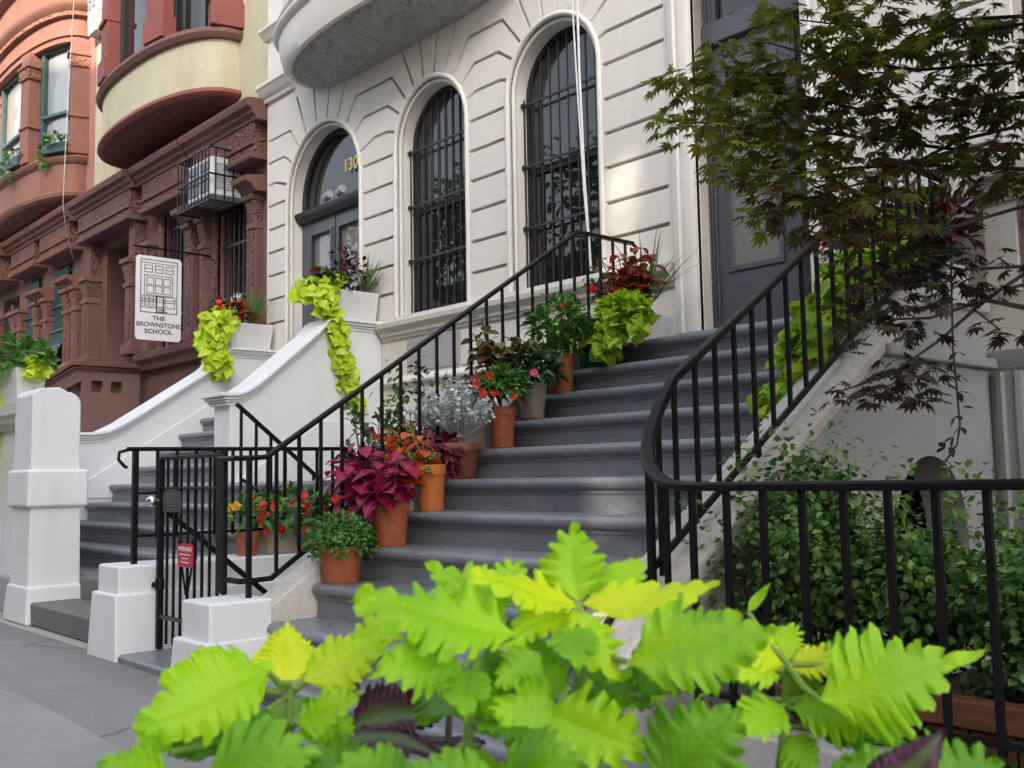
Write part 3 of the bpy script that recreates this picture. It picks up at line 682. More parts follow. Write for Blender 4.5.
def swept(x0, x1, yf, zf, ybase, name):
    top = cheek(x0, x1, yf, zf, 0)
    wall = [(y, z-.10) for y, z in top]
    poly = [(yf+.03, ybase)]+[(yf+.03, wall[0][1])]+wall[1:]+[(5.895, ybase)]
    MB().prism(poly, 'x', x0, x1).build('cheek_wall', cheek_m, st2)
    # coping: stacked mouldings following the sweep
    for i, (o, a, b_) in enumerate(((.075, -.034, .0), (.05, -.062, -.0345), (.03, -.085, -.0625), (.014, -.112, -.0855))):
        t = [(y-(o if j == 0 else 0), z+b_) for j, (y, z) in enumerate(top)]
        u = [(y-(o if j == 0 else 0), z+a) for j, (y, z) in enumerate(top)]
        MB().prism(t+u[::-1], 'x', x0-o, x1+o).build('coping', cheek_m, st2, bev=.007)
swept(-8.78, -8.47, 4.20, 1.845, .6, 'right')
MB().prism([(4.22, .9), (4.22, 1.0), (5.2, 1.62), (5.89, 1.62), (5.89, .9)], 'x', -8.471, -8.45).build('plinth_band', cheek_m, st2, bev=.008)
# left cheek is longer, running down behind the pillar
topL = [(3.55, 1.575), (3.75, 1.575), (3.92, 1.60), (4.1, 1.69)]+[(4.1+.95*t/6, 1.69+.62*t/6) for t in range(1, 7)]+[(5.12, 2.37), (5.17, 2.46), (5.22, 2.52), (5.28, 2.565), (5.36, 2.575), (5.895, 2.575)]
def slopeoff(d, e): return [(y, z+d) for y, z in topL]
MB().prism([(3.0, -.02), (3.0, 1.47)]+slopeoff(-.1, 0)+[(5.895, -.02)], 'x', -10.95, -10.61).build('cheek_wall', cheek_m, st2)
for o, a, b_ in ((.075, -.034, .0), (.05, -.062, -.0345), (.03, -.085, -.0625), (.014, -.112, -.0855)):
    MB().prism([(3.0, 1.575+b_)]+slopeoff(b_, 0)+slopeoff(a, 0)[::-1]+[(3.0, 1.575+a)], 'x', -10.95-o, -10.61+o).build('coping', cheek_m, st2, bev=.007)
MB().prism([(3.0, .9), (3.0, 1.1), (3.75, 1.1), (5.25, 2.05), (5.89, 2.1), (5.89, .9)], 'x', -10.611, -10.59).build('plinth_band', cheek_m, st2, bev=.008)
# round headed pillar beside the pavement
pil = thing('pillar', 'round shouldered white stone pillar with carved rosettes beside the pavement', 'pillar', (-8.52, 2.68, 0))
X1 = -8.30; X0 = -8.74
py0, py1 = 2.49, 2.86; rr = .09
shp = [(py0, .85), (py1, .85), (py1, 1.68)]+[(py1-.10+.10*math.cos(PI/2*i/8), 1.68+.10*math.sin(PI/2*i/8)) for i in range(1, 9)]+[((py0+py1)/2+.02, 1.815), (py0+.07, 1.805), (py0+.03, 1.785), (py0, 1.75)]
MB().prism(shp, 'x', X0, X1).build('shaft', pier_m, pil, bev=.012)
MB().box(X0-.04, X1+.045, py0-.035, py1+.06, .87, 1.165).build('collar', pier_m, pil, bev=.028, seg=3)
MB().taper((X0+X1)/2, (py0+py1)/2+.005, -.02, .868, .235, .2, .225, .19).build('shaft_lower', pier_m, pil, bev=.012)
MB().taper((X0+X1)/2+.01, (py0+py1)/2+.01, -.02, .27, .30, .235, .265, .215).build('base', pier_m, pil, bev=.022, seg=3)
m = MB()
for yy in (2.60, 2.75):
    for q_ in range(5): m.ball((X1-.004, yy+.026*math.cos(q_*1.256), 1.69+.026*math.sin(q_*1.256)), .0085, 8, 6)
    m.ball((X1-.004, yy, 1.69), .0075, 8, 6)
m.build('rosette', pier_m, pil, smooth=True)
fw = thing('wall', 'worn white street wall with moulded ledge left of the round shouldered pillar', 'wall', (-10.2, 2.8, 0))
MB().box(-12.5, X0-.005, 2.66, 2.95, -.02, 1.52).build('wall_body', pier_m, fw, bev=.01)
MB().prism([(2.97, 1.52), (2.63, 1.52), (2.62, 1.57), (2.58, 1.58), (2.575, 1.62), (2.54, 1.64), (2.53, 1.72), (2.97, 1.745)], 'x', -12.5, X0-.006).build('ledge', belt_m, fw, smooth=True)
MB().box(-12.5, X0-.005, 2.60, 2.96, -.02, .28).build('plinth', concwall_m, fw, bev=.02)

# ------------------------------------------------------------------ low walls and gate posts of the areaway
lw = thing('wall', 'low white wall with stepped base running back from the gate hinge side', 'wall', (-6.2, 3.2, 0))
MB().box(-6.44, -6.10, 2.34, 4.3, .37, .55).build('wall_top', cheek_m, lw, bev=.018, seg=3)
MB().taper(-6.265, 3.3, -.03, .385, .235, 1.0, .195, .99).build('wall_base', cheek_m, lw, bev=.016, seg=3)
sw = thing('wall', 'short white wall block with stepped base joining the left end of the stoop', 'wall', (-4.95, 2.45, 0))
MB().box(-5.08, -4.755, 2.275, 2.625, .235, .44).build('wall_top', cheek_m, sw, bev=.016, seg=3)
MB().taper(-4.93, 2.445, -.03, .25, .20, .215, .185, .20).build('wall_base', cheek_m, sw, bev=.014, seg=3)
tag(MB().box(-6.03, -5.12, 2.31, 2.80, -.03, .045).build('gate_threshold', step_m, bev=.02, seg=3), 'blue grey painted slab on the pavement under the iron gate', 'doorstep')
# areaway stair wells (dark)
# ------------------------------------------------------------------ ironwork
SQ = lambda a: [(-a, -a), (a, -a), (a, a), (-a, a)]
HAND = [(-.019, -.013), (-.024, -.004), (-.024, .006), (-.016, .013), (.016, .013), (.024, .006), (.024, -.004), (.019, -.013)]
def bar(p, q, w=.009, d=None):
    d = d or w; m = MB(); p, q = Vector(p), Vector(q)
    if abs((q-p).normalized().z) > .95:
        return m.add([(p.x+sx*w, p.y+sy*d, z) for z in (p.z, q.z) for sx, sy in ((-1, -1), (1, -1), (1, 1), (-1, 1))],
                     [(0, 3, 2, 1), (4, 5, 6, 7), (0, 1, 5, 4), (1, 2, 6, 5), (2, 3, 7, 6), (3, 0, 4, 7)])
    return m.rail([p, q], [(-w, -d), (w, -d), (w, d), (-w, d)])
# left stair railing
lr = thing('stair_railing', 'black iron stair railing behind the row of potted plants', 'railing', (-4.86, 4, .5))
XL = -4.86
slope = .655
zr = lambda y: 1.165+(y-2.63)*slope
pth = [(-5.10, 2.50, 1.165), (XL-.06, 2.50, 1.165), (XL, 2.56, 1.165), (XL, 2.64, 1.17), (XL, 5.04, zr(5.04)), (XL, 5.12, zr(5.04)+.02), (XL, 5.66, zr(5.04)+.02)]
MB().rail(pth, HAND).tube([(XL, 5.66, zr(5.04)+.015), (XL, 5.70, zr(5.04)), (XL, 5.705, zr(5.04)-.035), (XL, 5.68, zr(5.04)-.05)], .013, 8).build('handrail', iron_m, lr, bev=.003)
zb = lambda y: .53+max(0, y-2.68)*slope
MB().rail([(-5.05, 2.50, .525), (XL-.02, 2.50, .525), (XL, 2.53, .525), (XL, 2.67, .53), (XL, 5.1, zb(5.1)), (XL, 5.66, zb(5.1))], [(-.007, -.013), (.007, -.013), (.007, .013), (-.007, .013)]).build('bottom_rail', iron_m, lr)
for i in range(22):
    y = 2.70+.137*i
    if y > 5.1: zt = zr(5.04)+.01; z0 = zb(5.1)
    else: zt = zr(y)-.008; z0 = zb(y)-.005
    if y < 5.66: bar((XL, y, z0), (XL, y, zt), .008).build('baluster', iron_m, lr)
bar((XL, 2.54, .43), (XL, 2.54, 1.16), .013).build('newel_post', iron_m, lr, bev=.003)
for y in (3.4, 4.2, 5.0): bar((XL, y, zn(y)), (XL, y, zb(y)), .009).build('foot', iron_m, lr)
# right stair railing and front fence share one continuous handrail
rr_ = thing('stair_railing', 'black iron railing whose handrail sweeps from the stairs round into the front fence', 'railing', (-2.5, 3, .5))
XR = -2.52
zrr = lambda y: 1.80+(y-3.75)*.663
HAND2 = [(x*1.12, y*1.15) for x, y in HAND]
cxr, cyr, rad_ = -2.10, 3.16, .45
pth = [(XR, 5.72, zrr(5.1)+.01), (XR, 5.14, zrr(5.1)+.01), (XR, 5.06, zrr(5.06))]+[(XR, y, zrr(y)) for y in (4.4, 3.8)]
zend = .997
for y in (3.46, 3.36, 3.26, 3.16): pth.append((XR, y, 1.42+(y-3.16)*.645))
for i in range(1, 13):
    a = PI/2*i/12; t = i/12
    pth.append((cxr-.42*math.cos(a), cyr-rad_*math.sin(a), zend+(1.42-zend)*(1-t)**2))
pth += [(-1.9, cyr-rad_, zend), (1.4, cyr-rad_, zend)]
YFN = cyr-rad_
MB().rail(pth, HAND2).build('handrail', iron_m, rr_, bev=.004)
zbr = lambda y: zn(y)+.105
MB().rail([(XR, 5.72, zbr(Y0)), (XR, 5.1, zbr(5.1)), (XR, 2.76, zbr(2.76)), (XR, 2.70, zbr(2.76)-.06)], [(-.007, -.014), (.007, -.014), (.007, .014), (-.007, .014)]).build('bottom_rail', iron_m, rr_)
for i in range(20):
    y = 3.16+.139*i
    z1 = zrr(min(y, 5.1))-.008
    if y < 3.5: z1 = 1.415+(y-3.16)*.645
    if y > 5.7: continue
    bar((XR, y, zbr(min(y, 5.1)) if y > 2.8 else .5), (XR, y, z1), .0085).build('baluster', iron_m, rr_)
for y in (3.73, 4.56): bar((XR, y, zn(y)+.02), (XR, y, zbr(y)), .009).build('foot', iron_m, rr_)
for a in (16, 34, 52, 72):
    x, y = cxr-.42*math.cos(R(a)), cyr-rad_*math.sin(R(a)); t = a/90
    bar((x, y, .0 if a == 34 else .30), (x, y, zend+(1.42-zend)*(1-t)**2-.01), .0085 if a != 34 else .012).build('baluster', iron_m, rr_)
for i in range(28):
    x = -2.10+.138*i
    bar((x, YFN, .30), (x, YFN, zend-.01), .0095).build('baluster', iron_m, rr_)
MB().rail([(-2.50, YFN+.36, .33), (-2.41, YFN+.16, .33), (-2.25, YFN+.03, .33), (-2.08, YFN, .33), (1.4, YFN, .33)], [(-.018, -.006), (.018, -.006), (.018, .006), (-.018, .006)]).build('bottom_rail', iron_m, rr_)
kb = thing('kerb_wall', 'low concrete kerb under the front fence beside the stoop', 'kerb', (-.5, YFN, 0))
MB().box(-2.04, 1.6, YFN-.08, YFN+.08, -.03, .25).build('kerb_body', concwall_m, kb, bev=.015)
# iron gate
gt = thing('gate', 'narrow black iron gate carrying a red warning plate and a bronze plaque', 'gate', (-5.6, 2.54, .1))
YG = 2.55
bar((-6.0, YG, .05), (-6.0, YG, 1.19), .018).build('hinge_post', iron_m, gt, bev=.004)
bar((-5.19, YG, .44), (-5.19, YG, 1.215), .030, .02).build('latch_post', iron_m, gt, bev=.004)
bar((-5.10, YG-.03, .44), (-5.10, YG-.03, 1.19), .014).build('latch_post', iron_m, gt, bev=.003)
for z, h in ((1.19, .011), (1.01, .008), (.245, .011)):
    MB().box(-5.985, -5.215, YG-.012, YG+.012, z-h, z+h).build('gate_rail', ironw_m if z < .3 else iron_m, gt, bev=.003)
for i in range(8):
    x = -5.90+.094*i
    bar((x, YG, .09), (x, YG, 1.18), .0068).build('gate_bar', iron_m, gt)
MB().rail([(-5.98, YG+.03, .87), (-5.98, 3.25, .32)], [(-.008, -.016), (.008, -.016), (.008, .016), (-.008, .016)]).build('stair_brace', iron_m, gt)
for sx, sg in ((-5.70, 1), (-5.50, -1)):
    MB().tube([(sx+sg*.09, YG-.012, .40), (sx, YG-.012, .66), (sx-sg*.005, YG-.012, .70), (sx+sg*.02, YG-.012, .72), (sx+sg*.035, YG-.012, .70), (sx+sg*.02, YG-.012, .685)], .007, 6).build('scroll', iron_m, gt, smooth=True)
m = MB(); m.ball((-6.0, YG-.055, .935), .035, 14, 10); m.tube([(-6.0, YG-.03, .935), (-6.0, YG-.015, .935)], .014, 10); m.build('gate_knob', chrome_m, gt, smooth=True)
m = MB(); m.tube([(-6.0, YG, .40), (-6.0, YG, .47)], .028, 10); m.ball((-6.03, YG-.02, .43), .02, 8, 6); m.build('hinge', iron_m, gt, smooth=True)
gs = thing('warning_sign', 'small red metal warning plate fixed to the iron gate', 'sign', (-5.62, YG-.03, .72))
sx0 = -5.68
shp = [(sx0, .56), (sx0+.185, .56), (sx0+.20, .572), (sx0+.20, .675), (sx0+.185, .688), (sx0+.14, .695), (sx0+.06, .695), (sx0+.015, .688), (sx0, .675)]
MB().prism(shp, 'y', YG-.032, YG-.026).build('plate', redsign_m, gs)
text('lettering', 'WARNING', .036, frameM((sx0+.10, YG-.0335, .662), (1, 0, 0), (0, 0, 1)), white_m, gs, .0005)
m = MB()
for q_, (a, c_) in enumerate(((.03, .17), (.06, .14), (.05, .15))): m.box(sx0+a, sx0+c_, YG-.0335, YG-.0322, .628-.022*q_, .634-.022*q_)
m.build('fine_print', white_m, gs)
gp = thing('plaque', 'dark green bronze plaque wired to the upper bars of the gate', 'plaque', (-5.8, YG-.03, .9))
px0 = -5.89
shp = [(px0, .87), (px0+.25, .87), (px0+.25, .985), (px0+.23, .99), (px0+.18, 1.0), (px0+.125, 1.006), (px0+.07, 1.0), (px0+.02, .99), (px0, .985)]
MB().prism(shp, 'y', YG-.035, YG-.027).build('plate', bronze_m, gp, bev=.002)
m = MB()
for i, (a, c) in enumerate(((.05, .16), (.03, .18), (.04, .17), (.03, .15), (.05, .18), (.04, .13))): m.box(px0+a, px0+c, YG-.0375, YG-.0345, .972-.017*i, .978-.017*i)
m.build('raised_text', plain('worn_bronze_text', (.16, .17, .13), .5, .3, .3, 60, 0), gp)
# fence on the low wall
af = thing('areaway_fence', 'black iron fence standing on the low white wall behind the gate', 'fence', (-6.2, 3, .55))
XF = -6.20
MB().rail([(XF, 2.42, 1.255), (XF, 4.05, 1.265)], HAND).tube([(XF, 2.42, 1.25), (XF, 2.37, 1.235), (XF, 2.365, 1.19), (XF, 2.40, 1.15), (XF, 2.42, 1.14)], .011, 8).build('top_rail', iron_m, af, bev=.003)
bar((XF, 2.47, .55), (XF, 2.47, 1.25), .017).build('post', iron_m, af, bev=.003)
bar((XF, 4.02, .55), (XF, 4.02, 1.26), .03).build('post', iron_m, af, bev=.003)
for i in range(11):
    y = 2.61+.128*i; bar((XF, y, .55 if i % 3 == 2 else .70), (XF, y, 1.25), .0085).build('fence_bar', iron_m, af)
MB().rail([(XF, 2.47, .72), (XF, 4.02, .72)], SQ(.009)).build('bottom_rail', iron_m, af)
MB().rail([(XF, 2.47, .98), (XF, 2.75, .985)], SQ(.008)).build('mid_rail', iron_m, af)
# dense return panel at its far end
rp_ = thing('iron_screen', 'dense black iron bar screen closing the areaway behind the potted plants', 'fence', (-5.6, 4.1, .5))
for i in range(13): bar((-6.12+.085*i, 4.08, -.02), (-6.12+.085*i, 4.08, 1.24), .017).build('screen_bar', iron_m, rp_)
for z in (.3, 1.24): MB().box(-6.14, -5.05, 4.055, 4.105, z-.012, z+.012).build('screen_rail', iron_m, rp_)
# neighbour railing going down
nr = thing('stair_railing', 'short black iron railing descending beside the neighbouring white cheek wall', 'railing', (-7, 3.9, .8))
XN = -7.0
zq = lambda y: 1.62-(y-3.56)*.80
MB().rail([(XN, 3.55, zq(3.55)), (XN, 4.75, zq(4.75))], HAND).build('handrail', iron_m, nr, bev=.003)
MB().rail([(XN, 3.60, 1.06), (XN, 4.75, 1.06-.92)], SQ(.009)).build('bottom_rail', iron_m, nr)
for i in range(8): bar((XN, 3.59+.125*i, 1.07-.1*i if i else .68), (XN, 3.59+.125*i, zq(3.59+.125*i)), .009).build('baluster', iron_m, nr)

# ------------------------------------------------------------------ red-bayed brownstone
YB = 6.0
hR = thing('brownstone', 'brownstone with cream banded round bay above a carved brown ground floor', 'house', (-14, 6, 0))
wins = [(-14.12, -13.32, 2.95, 4.98), (-12.38, -11.50, 2.95, 4.92)]
doorR = (-16.35, -14.98, 1.95, 4.86)
opR = [rect(*w_) for w_ in wins]+[rect(*doorR)]
plate('ground_floor_wall', rect(-17.25, -11.28, -.1, 5.9), opR, YB, YB+.35, brown_m, hR)
plate('ground_floor_wall', rect(-11.28, -10.88, -.1, 5.9), [], YB-.01, YB+.3, pinkbrown_m, hR)
MB().box(-17.02, -10.88, YB, YB+.35, 5.9, 9.8).build('upper_wall', cream_m, hR)
def cornice(par, x0, x1, y, mat, matc, z=5.0):
    prof = [(YB+.05, z), (y-.05, z), (y-.06, z+.03), (y-.06, z+.06), (y-.03, z+.07), (y-.03, z+.075)]
    MB().prism(prof+[(YB+.05, z+.075)], 'x', x0, x1).build('architrave', mat, par)
    MB().box(x0+.01, x1-.01, y-.02, YB+.05, z+.075, z+.17).build('bead_frieze', matc, par)
    MB().box(x0+.01, x1-.01, y-.05, YB+.05, z+.17, z+.21).build('architrave', mat, par, bev=.01)
    MB().box(x0+.02, x1-.02, y-.02, YB+.05, z+.21, z+.46).build('carved_frieze', matc, par)
    pr = [(YB+.05, z+.46), (y-.04, z+.46), (y-.05, z+.50), (y-.10, z+.53), (y-.11, z+.58), (y-.17, z+.60), (y-.19, z+.66), (y-.19, z+.69), (y-.12, z+.71), (YB+.05, z+.74)]
    MB().prism(pr, 'x', x0-.10, x1+.10).build('cornice', mat, par)
cornice(hR, -16.95, -14.72, YB-.26, brown_m, brownc_m)
cornice(hR, -14.45, -12.98, YB-.20, brown_m, brownc_m)
cornice(hR, -12.72, -10.98, YB-.20, brown_m, brownc_m)
def pilaster(par, x, w, y, z0, z1, mat, matc, cap=True):
    MB().box(x-w, x+w, y, YB+.02, z0, z1).build('pilaster', mat, par, bev=.012)
    MB().box(x-w*.62, x+w*.62, y-.012, y+.02, z0+.25, z1-.42).build('carved_panel', matc, par)
    MB().box(x-w*1.25, x+w*1.25, y-.05, YB+.02, z0, z0+.16).build('pilaster_base', mat, par, bev=.025)
    if cap:
        MB().taper(x, (y+YB)/2, z1-.36, z1-.08, w*.98, (YB-y)/2+.0, w*1.25, (YB-y)/2+.05).build('capital', matc, par, bev=.02)
        MB().box(x-w*1.38, x+w*1.38, y-.08, YB+.02, z1-.08, z1).build('capital', mat, par, bev=.015)
        MB().box(x-w*1.15, x+w*1.15, y-.03, YB+.02, z1-.44, z1-.36).build('necking', mat, par, bev=.015)
for x in (-16.72, -14.90): pilaster(hR, x, .13, YB-.22, 2.95, 4.42, brown_m, brownc_m); MB().box(x-.11, x+.11, YB-.18, YB+.02, 4.42, 5.0).build('impost_block', brownc_m, hR, bev=.01)
for x in (-14.42, -13.04, -12.62, -11.24): pilaster(hR, x, .095, YB-.11, 2.95, 4.60, brown_m, brownc_m)
for x0, x1 in ((-13.16, -12.5), (-11.36, -10.98)): MB().prism([(YB+.02, 4.60), (YB-.20, 4.60), (YB-.24, 4.66), (YB-.33, 4.70), (YB-.34, 4.76), (YB+.02, 4.83)], 'x', x0, x1).build('hood', brown_m, hR)
for x0, x1 in ((-14.22, -14.12), (-13.32, -13.22), (-12.5, -12.38), (-11.50, -11.4)): MB().box(x0, x1, YB-.05, YB+.03, 2.95, 4.99).build('carved_jamb', brownc_m, hR)
MB().prism([(YB+.02, 2.70), (YB-.10, 2.70), (YB-.13, 2.78), (YB-.20, 2.84), (YB-.22, 2.92), (YB-.16, 2.95), (YB+.02, 2.96)], 'x', -14.7, -10.90).build('base_molding', brown_m, hR)
for x0, x1, z0, z1 in wins:
    f_ = plate('window', rect(x0, x1, z0, z1), [rect(x0+.08, x1-.08, z0+.08, z1-.08)], YB+.20, YB+.28, framed_m, hR)
    MB().box(x0+.07, x1-.07, YB+.235, YB+.245, z0+.07, z1-.07).build('pane', glass_m, f_)
    g = MB()
    for i in range(7): xx = x0+.05+(x1-x0-.1)*i/6; g.box(xx-.010, xx+.010, YB+.07, YB+.09, z0, z1)
    for z in (z0+.5, z0+1.2, z1-.25): g.box(x0, x1, YB+.065, YB+.095, z-.015, z+.015)
    g.build('grille', grille_m, f_)
dr = MB(); dr.box(doorR[0]-.3, doorR[1]+.3, YB+1.15, YB+1.2, 1.9, 4.9); dr.build('door', framed_m, hR)
MB().box(doorR[0]-.05, doorR[0], YB+.35, YB+1.15, 1.9, 4.9).build('entry_wall', brownd_m, hR)
MB().box(doorR[1], doorR[1]+.05, YB+.35, YB+1.15, 1.9, 4.9).build('entry_wall', brownd_m, hR)
MB().box(doorR[0]-.05, doorR[1]+.05, YB+.35, YB+1.2, 4.87, 4.92).build('entry_ceiling', brownd_m, hR)
MB().box(doorR[0]-.4, doorR[1]+.25, 5.0, YB+1.2, 1.7, 1.95).build('entry_landing', brownd_m, hR)
# its bay
CX, HW, DP = -13.74, 1.97, .78
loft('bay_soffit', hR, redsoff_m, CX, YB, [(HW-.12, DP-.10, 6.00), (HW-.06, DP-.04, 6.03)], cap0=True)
loft('bay_rim', hR, red_m, CX, YB, [(HW-.06, DP-.04, 6.03), (HW+.0, DP+.0, 6.045), (HW+.03, DP+.03, 6.08), (HW+.02, DP+.02, 6.13), (HW-.04, DP-.04, 6.14)])
loft('bay_band', hR, cream_m, CX, YB, [(HW-.04, DP-.04, 6.14), (HW-.04, DP-.04, 6.80)])
loft('bay_sill', hR, brown_m, CX, YB, [(HW-.04, DP-.04, 6.80), (HW+.02, DP+.02, 6.81), (HW+.06, DP+.06, 6.87), (HW+.04, DP+.04, 6.93), (HW+.03, DP+.03, 6.94), (HW-.2, DP-.2, 6.96)])
loft('bay_glazing', hR, glass_m, CX, YB, [(HW-.22, DP-.2, 6.95), (HW-.22, DP-.2, 9.8)], cap1=True)
def bay_pt(cx, hw, dep, y0, t):
    sn = math.sin(t); return Vector((cx-hw*math.copysign(abs(math.cos(t))**.92, math.cos(t)), y0-dep*sn**.8, 0))
def bay_post(par, name, mat, cx, hw, dep, y0, t, w, d, z0, z1, bev=.01):
    p = bay_pt(cx, hw, dep, y0, t); q = bay_pt(cx, hw, dep, y0, t+.01)-bay_pt(cx, hw, dep, y0, t-.01); q.normalize(); n = Vector((-q.y, q.x, 0))
    if n.y > 0: n = -n
    vs = [p+q*sx*w+n*sy*d+UP*z for z in (z0, z1) for sx, sy in ((-1, -1), (1, -1), (1, 1), (-1, 1))]
    return MB().add(vs, [(0, 3, 2, 1), (4, 5, 6, 7), (0, 1, 5, 4), (1, 2, 6, 5), (2, 3, 7, 6), (3, 0, 4, 7)]).build(name, mat, par, bev=bev)
for t in (.14, 1.12, 2.04, 3.0):
    bay_post(hR, 'bay_pilaster', red_m, CX, HW-.10, DP-.10, YB, t, .20, .12, 6.95, 9.8)
    bay_post(hR, 'pilaster_base', red_m, CX, HW-.06, DP-.06, YB, t, .235, .12, 6.95, 7.28, .015)
    bay_post(hR, 'pilaster_band', red_m, CX, HW-.06, DP-.06, YB, t, .225, .12, 7.82, 7.90, .015)
for t in (.60, 1.58, 2.53): bay_post(hR, 'sash', framed_m, CX, HW-.18, DP-.18, YB, t, .44, .03, 8.28, 8.34)
for t in (.30, .42, .98, 1.27, 1.88, 2.20, 2.34, 2.82): bay_post(hR, 'sash', framed_m, CX, HW-.18, DP-.18, YB, t, .035, .03, 6.95, 9.8)
# brown stoop parapet of this house
bs = thing('stoop', 'brownstone stoop parapet with square openings behind the white cheek wall', 'stoop', (-15.2, 5.2, 0))
fr_ = plate('parapet', [(3.2, -.02), (3.2, 1.5), (4.2, 2.15), (5.0, 2.66), (5.9, 2.66), (5.9, -.02)], [rect(5.20, 5.36, 2.36, 2.53), rect(5.48, 5.64, 2.36, 2.53), [(4.86, 2.30), (5.06, 2.30), (5.06, 2.52), (4.86, 2.40)]], -14.95, -14.70, pinkbrown_m, bs, axis='x')
MB().box(-14.93, -14.84, 4.8, 5.7, 2.28, 2.6).build('parapet_core', brown_m, bs)
for o, a, b_ in ((.02, 2.66, 2.69), (.05, 2.69, 2.73), (.09, 2.73, 2.80)):
    MB().prism([(3.2-o, a-1.16), (4.2, a-.51), (5.0-o, a), (5.94, a), (5.94, b_), (5.0-o, b_), (4.2, b_-.51), (3.2-o, b_-1.16)], 'x', -14.95-o, -14.70+o).build('coping', brown_m, bs, bev=.012)

# ------------------------------------------------------------------ orange brownstone
hO = thing('brownstone', 'orange brownstone with teal windows in its round bay at far left', 'house', (-20.5, 6, 0))
winO = [(-18.72, -17.98, 2.9, 4.95), (-20.25, -19.6, 2.9, 4.95)]
doorO = (-22.0, -20.95, 1.9, 4.8)
plate('ground_floor_wall', rect(-24.5, -17.26, -.1, 6.0), [rect(*w_) for w_ in winO]+[rect(*doorO)], YB, YB+.35, brown_m, hO)
MB().box(-24.5, -17.022, YB-.01, YB+.35, 6.0, 10.5).build('upper_wall', pink_m, hO)
obm = stone('warm_brownstone', (.17, .078, .058), (.235, .11, .082), .8, .9, 45, .3, streak=(.10, .05, .04))
obc = stone('carved_warm_brownstone', (.17, .078, .058), (.235, .11, .082), .8, 1.5, 45, .3, carve=22)
cornice(hO, -19.05, -17.45, YB-.22, obm, obc, 5.05); cornice(hO, -20.75, -19.30, YB-.22, obm, obc, 5.05); cornice(hO, -22.9, -20.95, YB-.40, obm, obc, 5.05)
for x in (-17.42, -17.82, -18.90, -19.44, -20.42, -20.80): pilaster(hO, x, .13, YB-.16, 2.7, 4.40, obm, obc)
for x in (-22.25,): pilaster(hO, x, .15, YB-.30, 2.7, 4.5, obm, obc)
for x0, x1 in ((-19.55, -18.78), (-17.98, -17.30)): MB().prism([(YB+.02, 4.40), (YB-.2, 4.40), (YB-.24, 4.46), (YB-.33, 4.5), (YB-.34, 4.56), (YB+.02, 4.62)], 'x', x0, x1).build('hood', obm, hO)
for x0, x1, z0, z1 in winO:
    f_ = plate('window', rect(x0, x1, z0, z1), [rect(x0+.09, x1-.09, z0+.08, (z0+z1)/2-.03), rect(x0+.09, x1-.09, (z0+z1)/2+.03, z1-.08)], YB+.12, YB+.22, tealdark_m, hO)
    MB().box(x0+.07, x1-.07, YB+.165, YB+.175, z0+.07, z1-.07).build('pane', glass_m, f_)
MB().box(doorO[0]-.3, doorO[1]+.3, YB+.9, YB+.95, 1.8, 4.9).build('door', brownd_m, hO)
MB().box(doorO[1], doorO[1]+.05, YB+.35, YB+.95, 1.8, 4.9).build('entry_wall', brownd_m, hO)
MB().box(doorO[0]-.05, doorO[1]+.05, YB+.35, YB+.95, 4.8, 4.85).build('entry_wall', brownd_m, hO)
MB().prism([(YB+.02, 2.5), (YB-.15, 2.5), (YB-.25, 2.62), (YB-.25, 2.7), (YB+.02, 2.72)], 'x', -20.9, -17.27).build('base_molding', obm, hO)
# bowed teal window guards
for i, (x0, x1, z0, z1) in enumerate(winO):
    wg = thing('window_guard', ('bowed teal iron window guard nearest the brown stoop parapet', 'bowed teal iron window guard left of the other one')[i], 'window guard', (x0, YB-.2, 2.9), group='bowed teal window guards')
    for k in range(12):
        x = x0+.04+(x1-x0-.08)*k/11; pth = []
        for q in range(12):
            t = q/11; z = 4.85-2.0*t; bow = .02+.42*max(0, (t-.35)/.65)**2.2 if t < .93 else .3
            pth.append((x, YB-.04-bow, z))
        MB().tube(pth, .013, 5).build('guard_bar', tealdark_m, wg)
    for z, bw_ in ((4.2, .02), (3.75, .06), (3.4, .16)): MB().box(x0, x1, YB-.07-bw_, YB-.045-bw_, z-.02, z+.02).build('guard_rail', tealdark_m, wg)
    mm = MB(); vs = []
    for x in (x0+.02, x1-.02):
        for q in range(9): t = q/8; vs.append((x, YB-.03-.40*t**2.0, 3.95-.85*t))
    mm.add(vs, [(q, q+1, q+10, q+9) for q in range(8)]); ob_ = mm.build('guard_mesh', teal_m, wg, smooth=True)
    sd_ = ob_.modifiers.new('thick', 'SOLIDIFY'); sd_.thickness = .012
CX, HW, DP = -19.75, 2.42, .72
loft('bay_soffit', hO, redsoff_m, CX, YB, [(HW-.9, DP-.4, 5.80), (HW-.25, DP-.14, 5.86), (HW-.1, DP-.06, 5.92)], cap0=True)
loft('bay_base', hO, orange_m, CX, YB, [(HW-.1, DP-.06, 5.92), (HW-.02, DP, 5.96), (HW+.0, DP+.02, 6.02), (HW-.05, DP-.04, 6.06), (HW-.05, DP-.04, 6.52), (HW+.02, DP+.03, 6.56), (HW+.05, DP+.06, 6.63), (HW+.0, DP+.01, 6.68), (HW-.2, DP-.2, 6.69)])
loft('bay_glazing', hO, glassw_m, CX, YB, [(HW-.26, DP-.24, 6.68), (HW-.26, DP-.24, 8.81)])
loft('bay_entablature', hO, orange_m, CX, YB, [(HW-.28, DP-.26, 8.69), (HW-.04, DP-.04, 8.69), (HW-.04, DP-.04, 8.77), (HW-.0, DP-.0, 8.79), (HW-.0, DP, 8.83), (HW-.05, DP-.05, 8.84), (HW-.05, DP-.05, 9.13)])
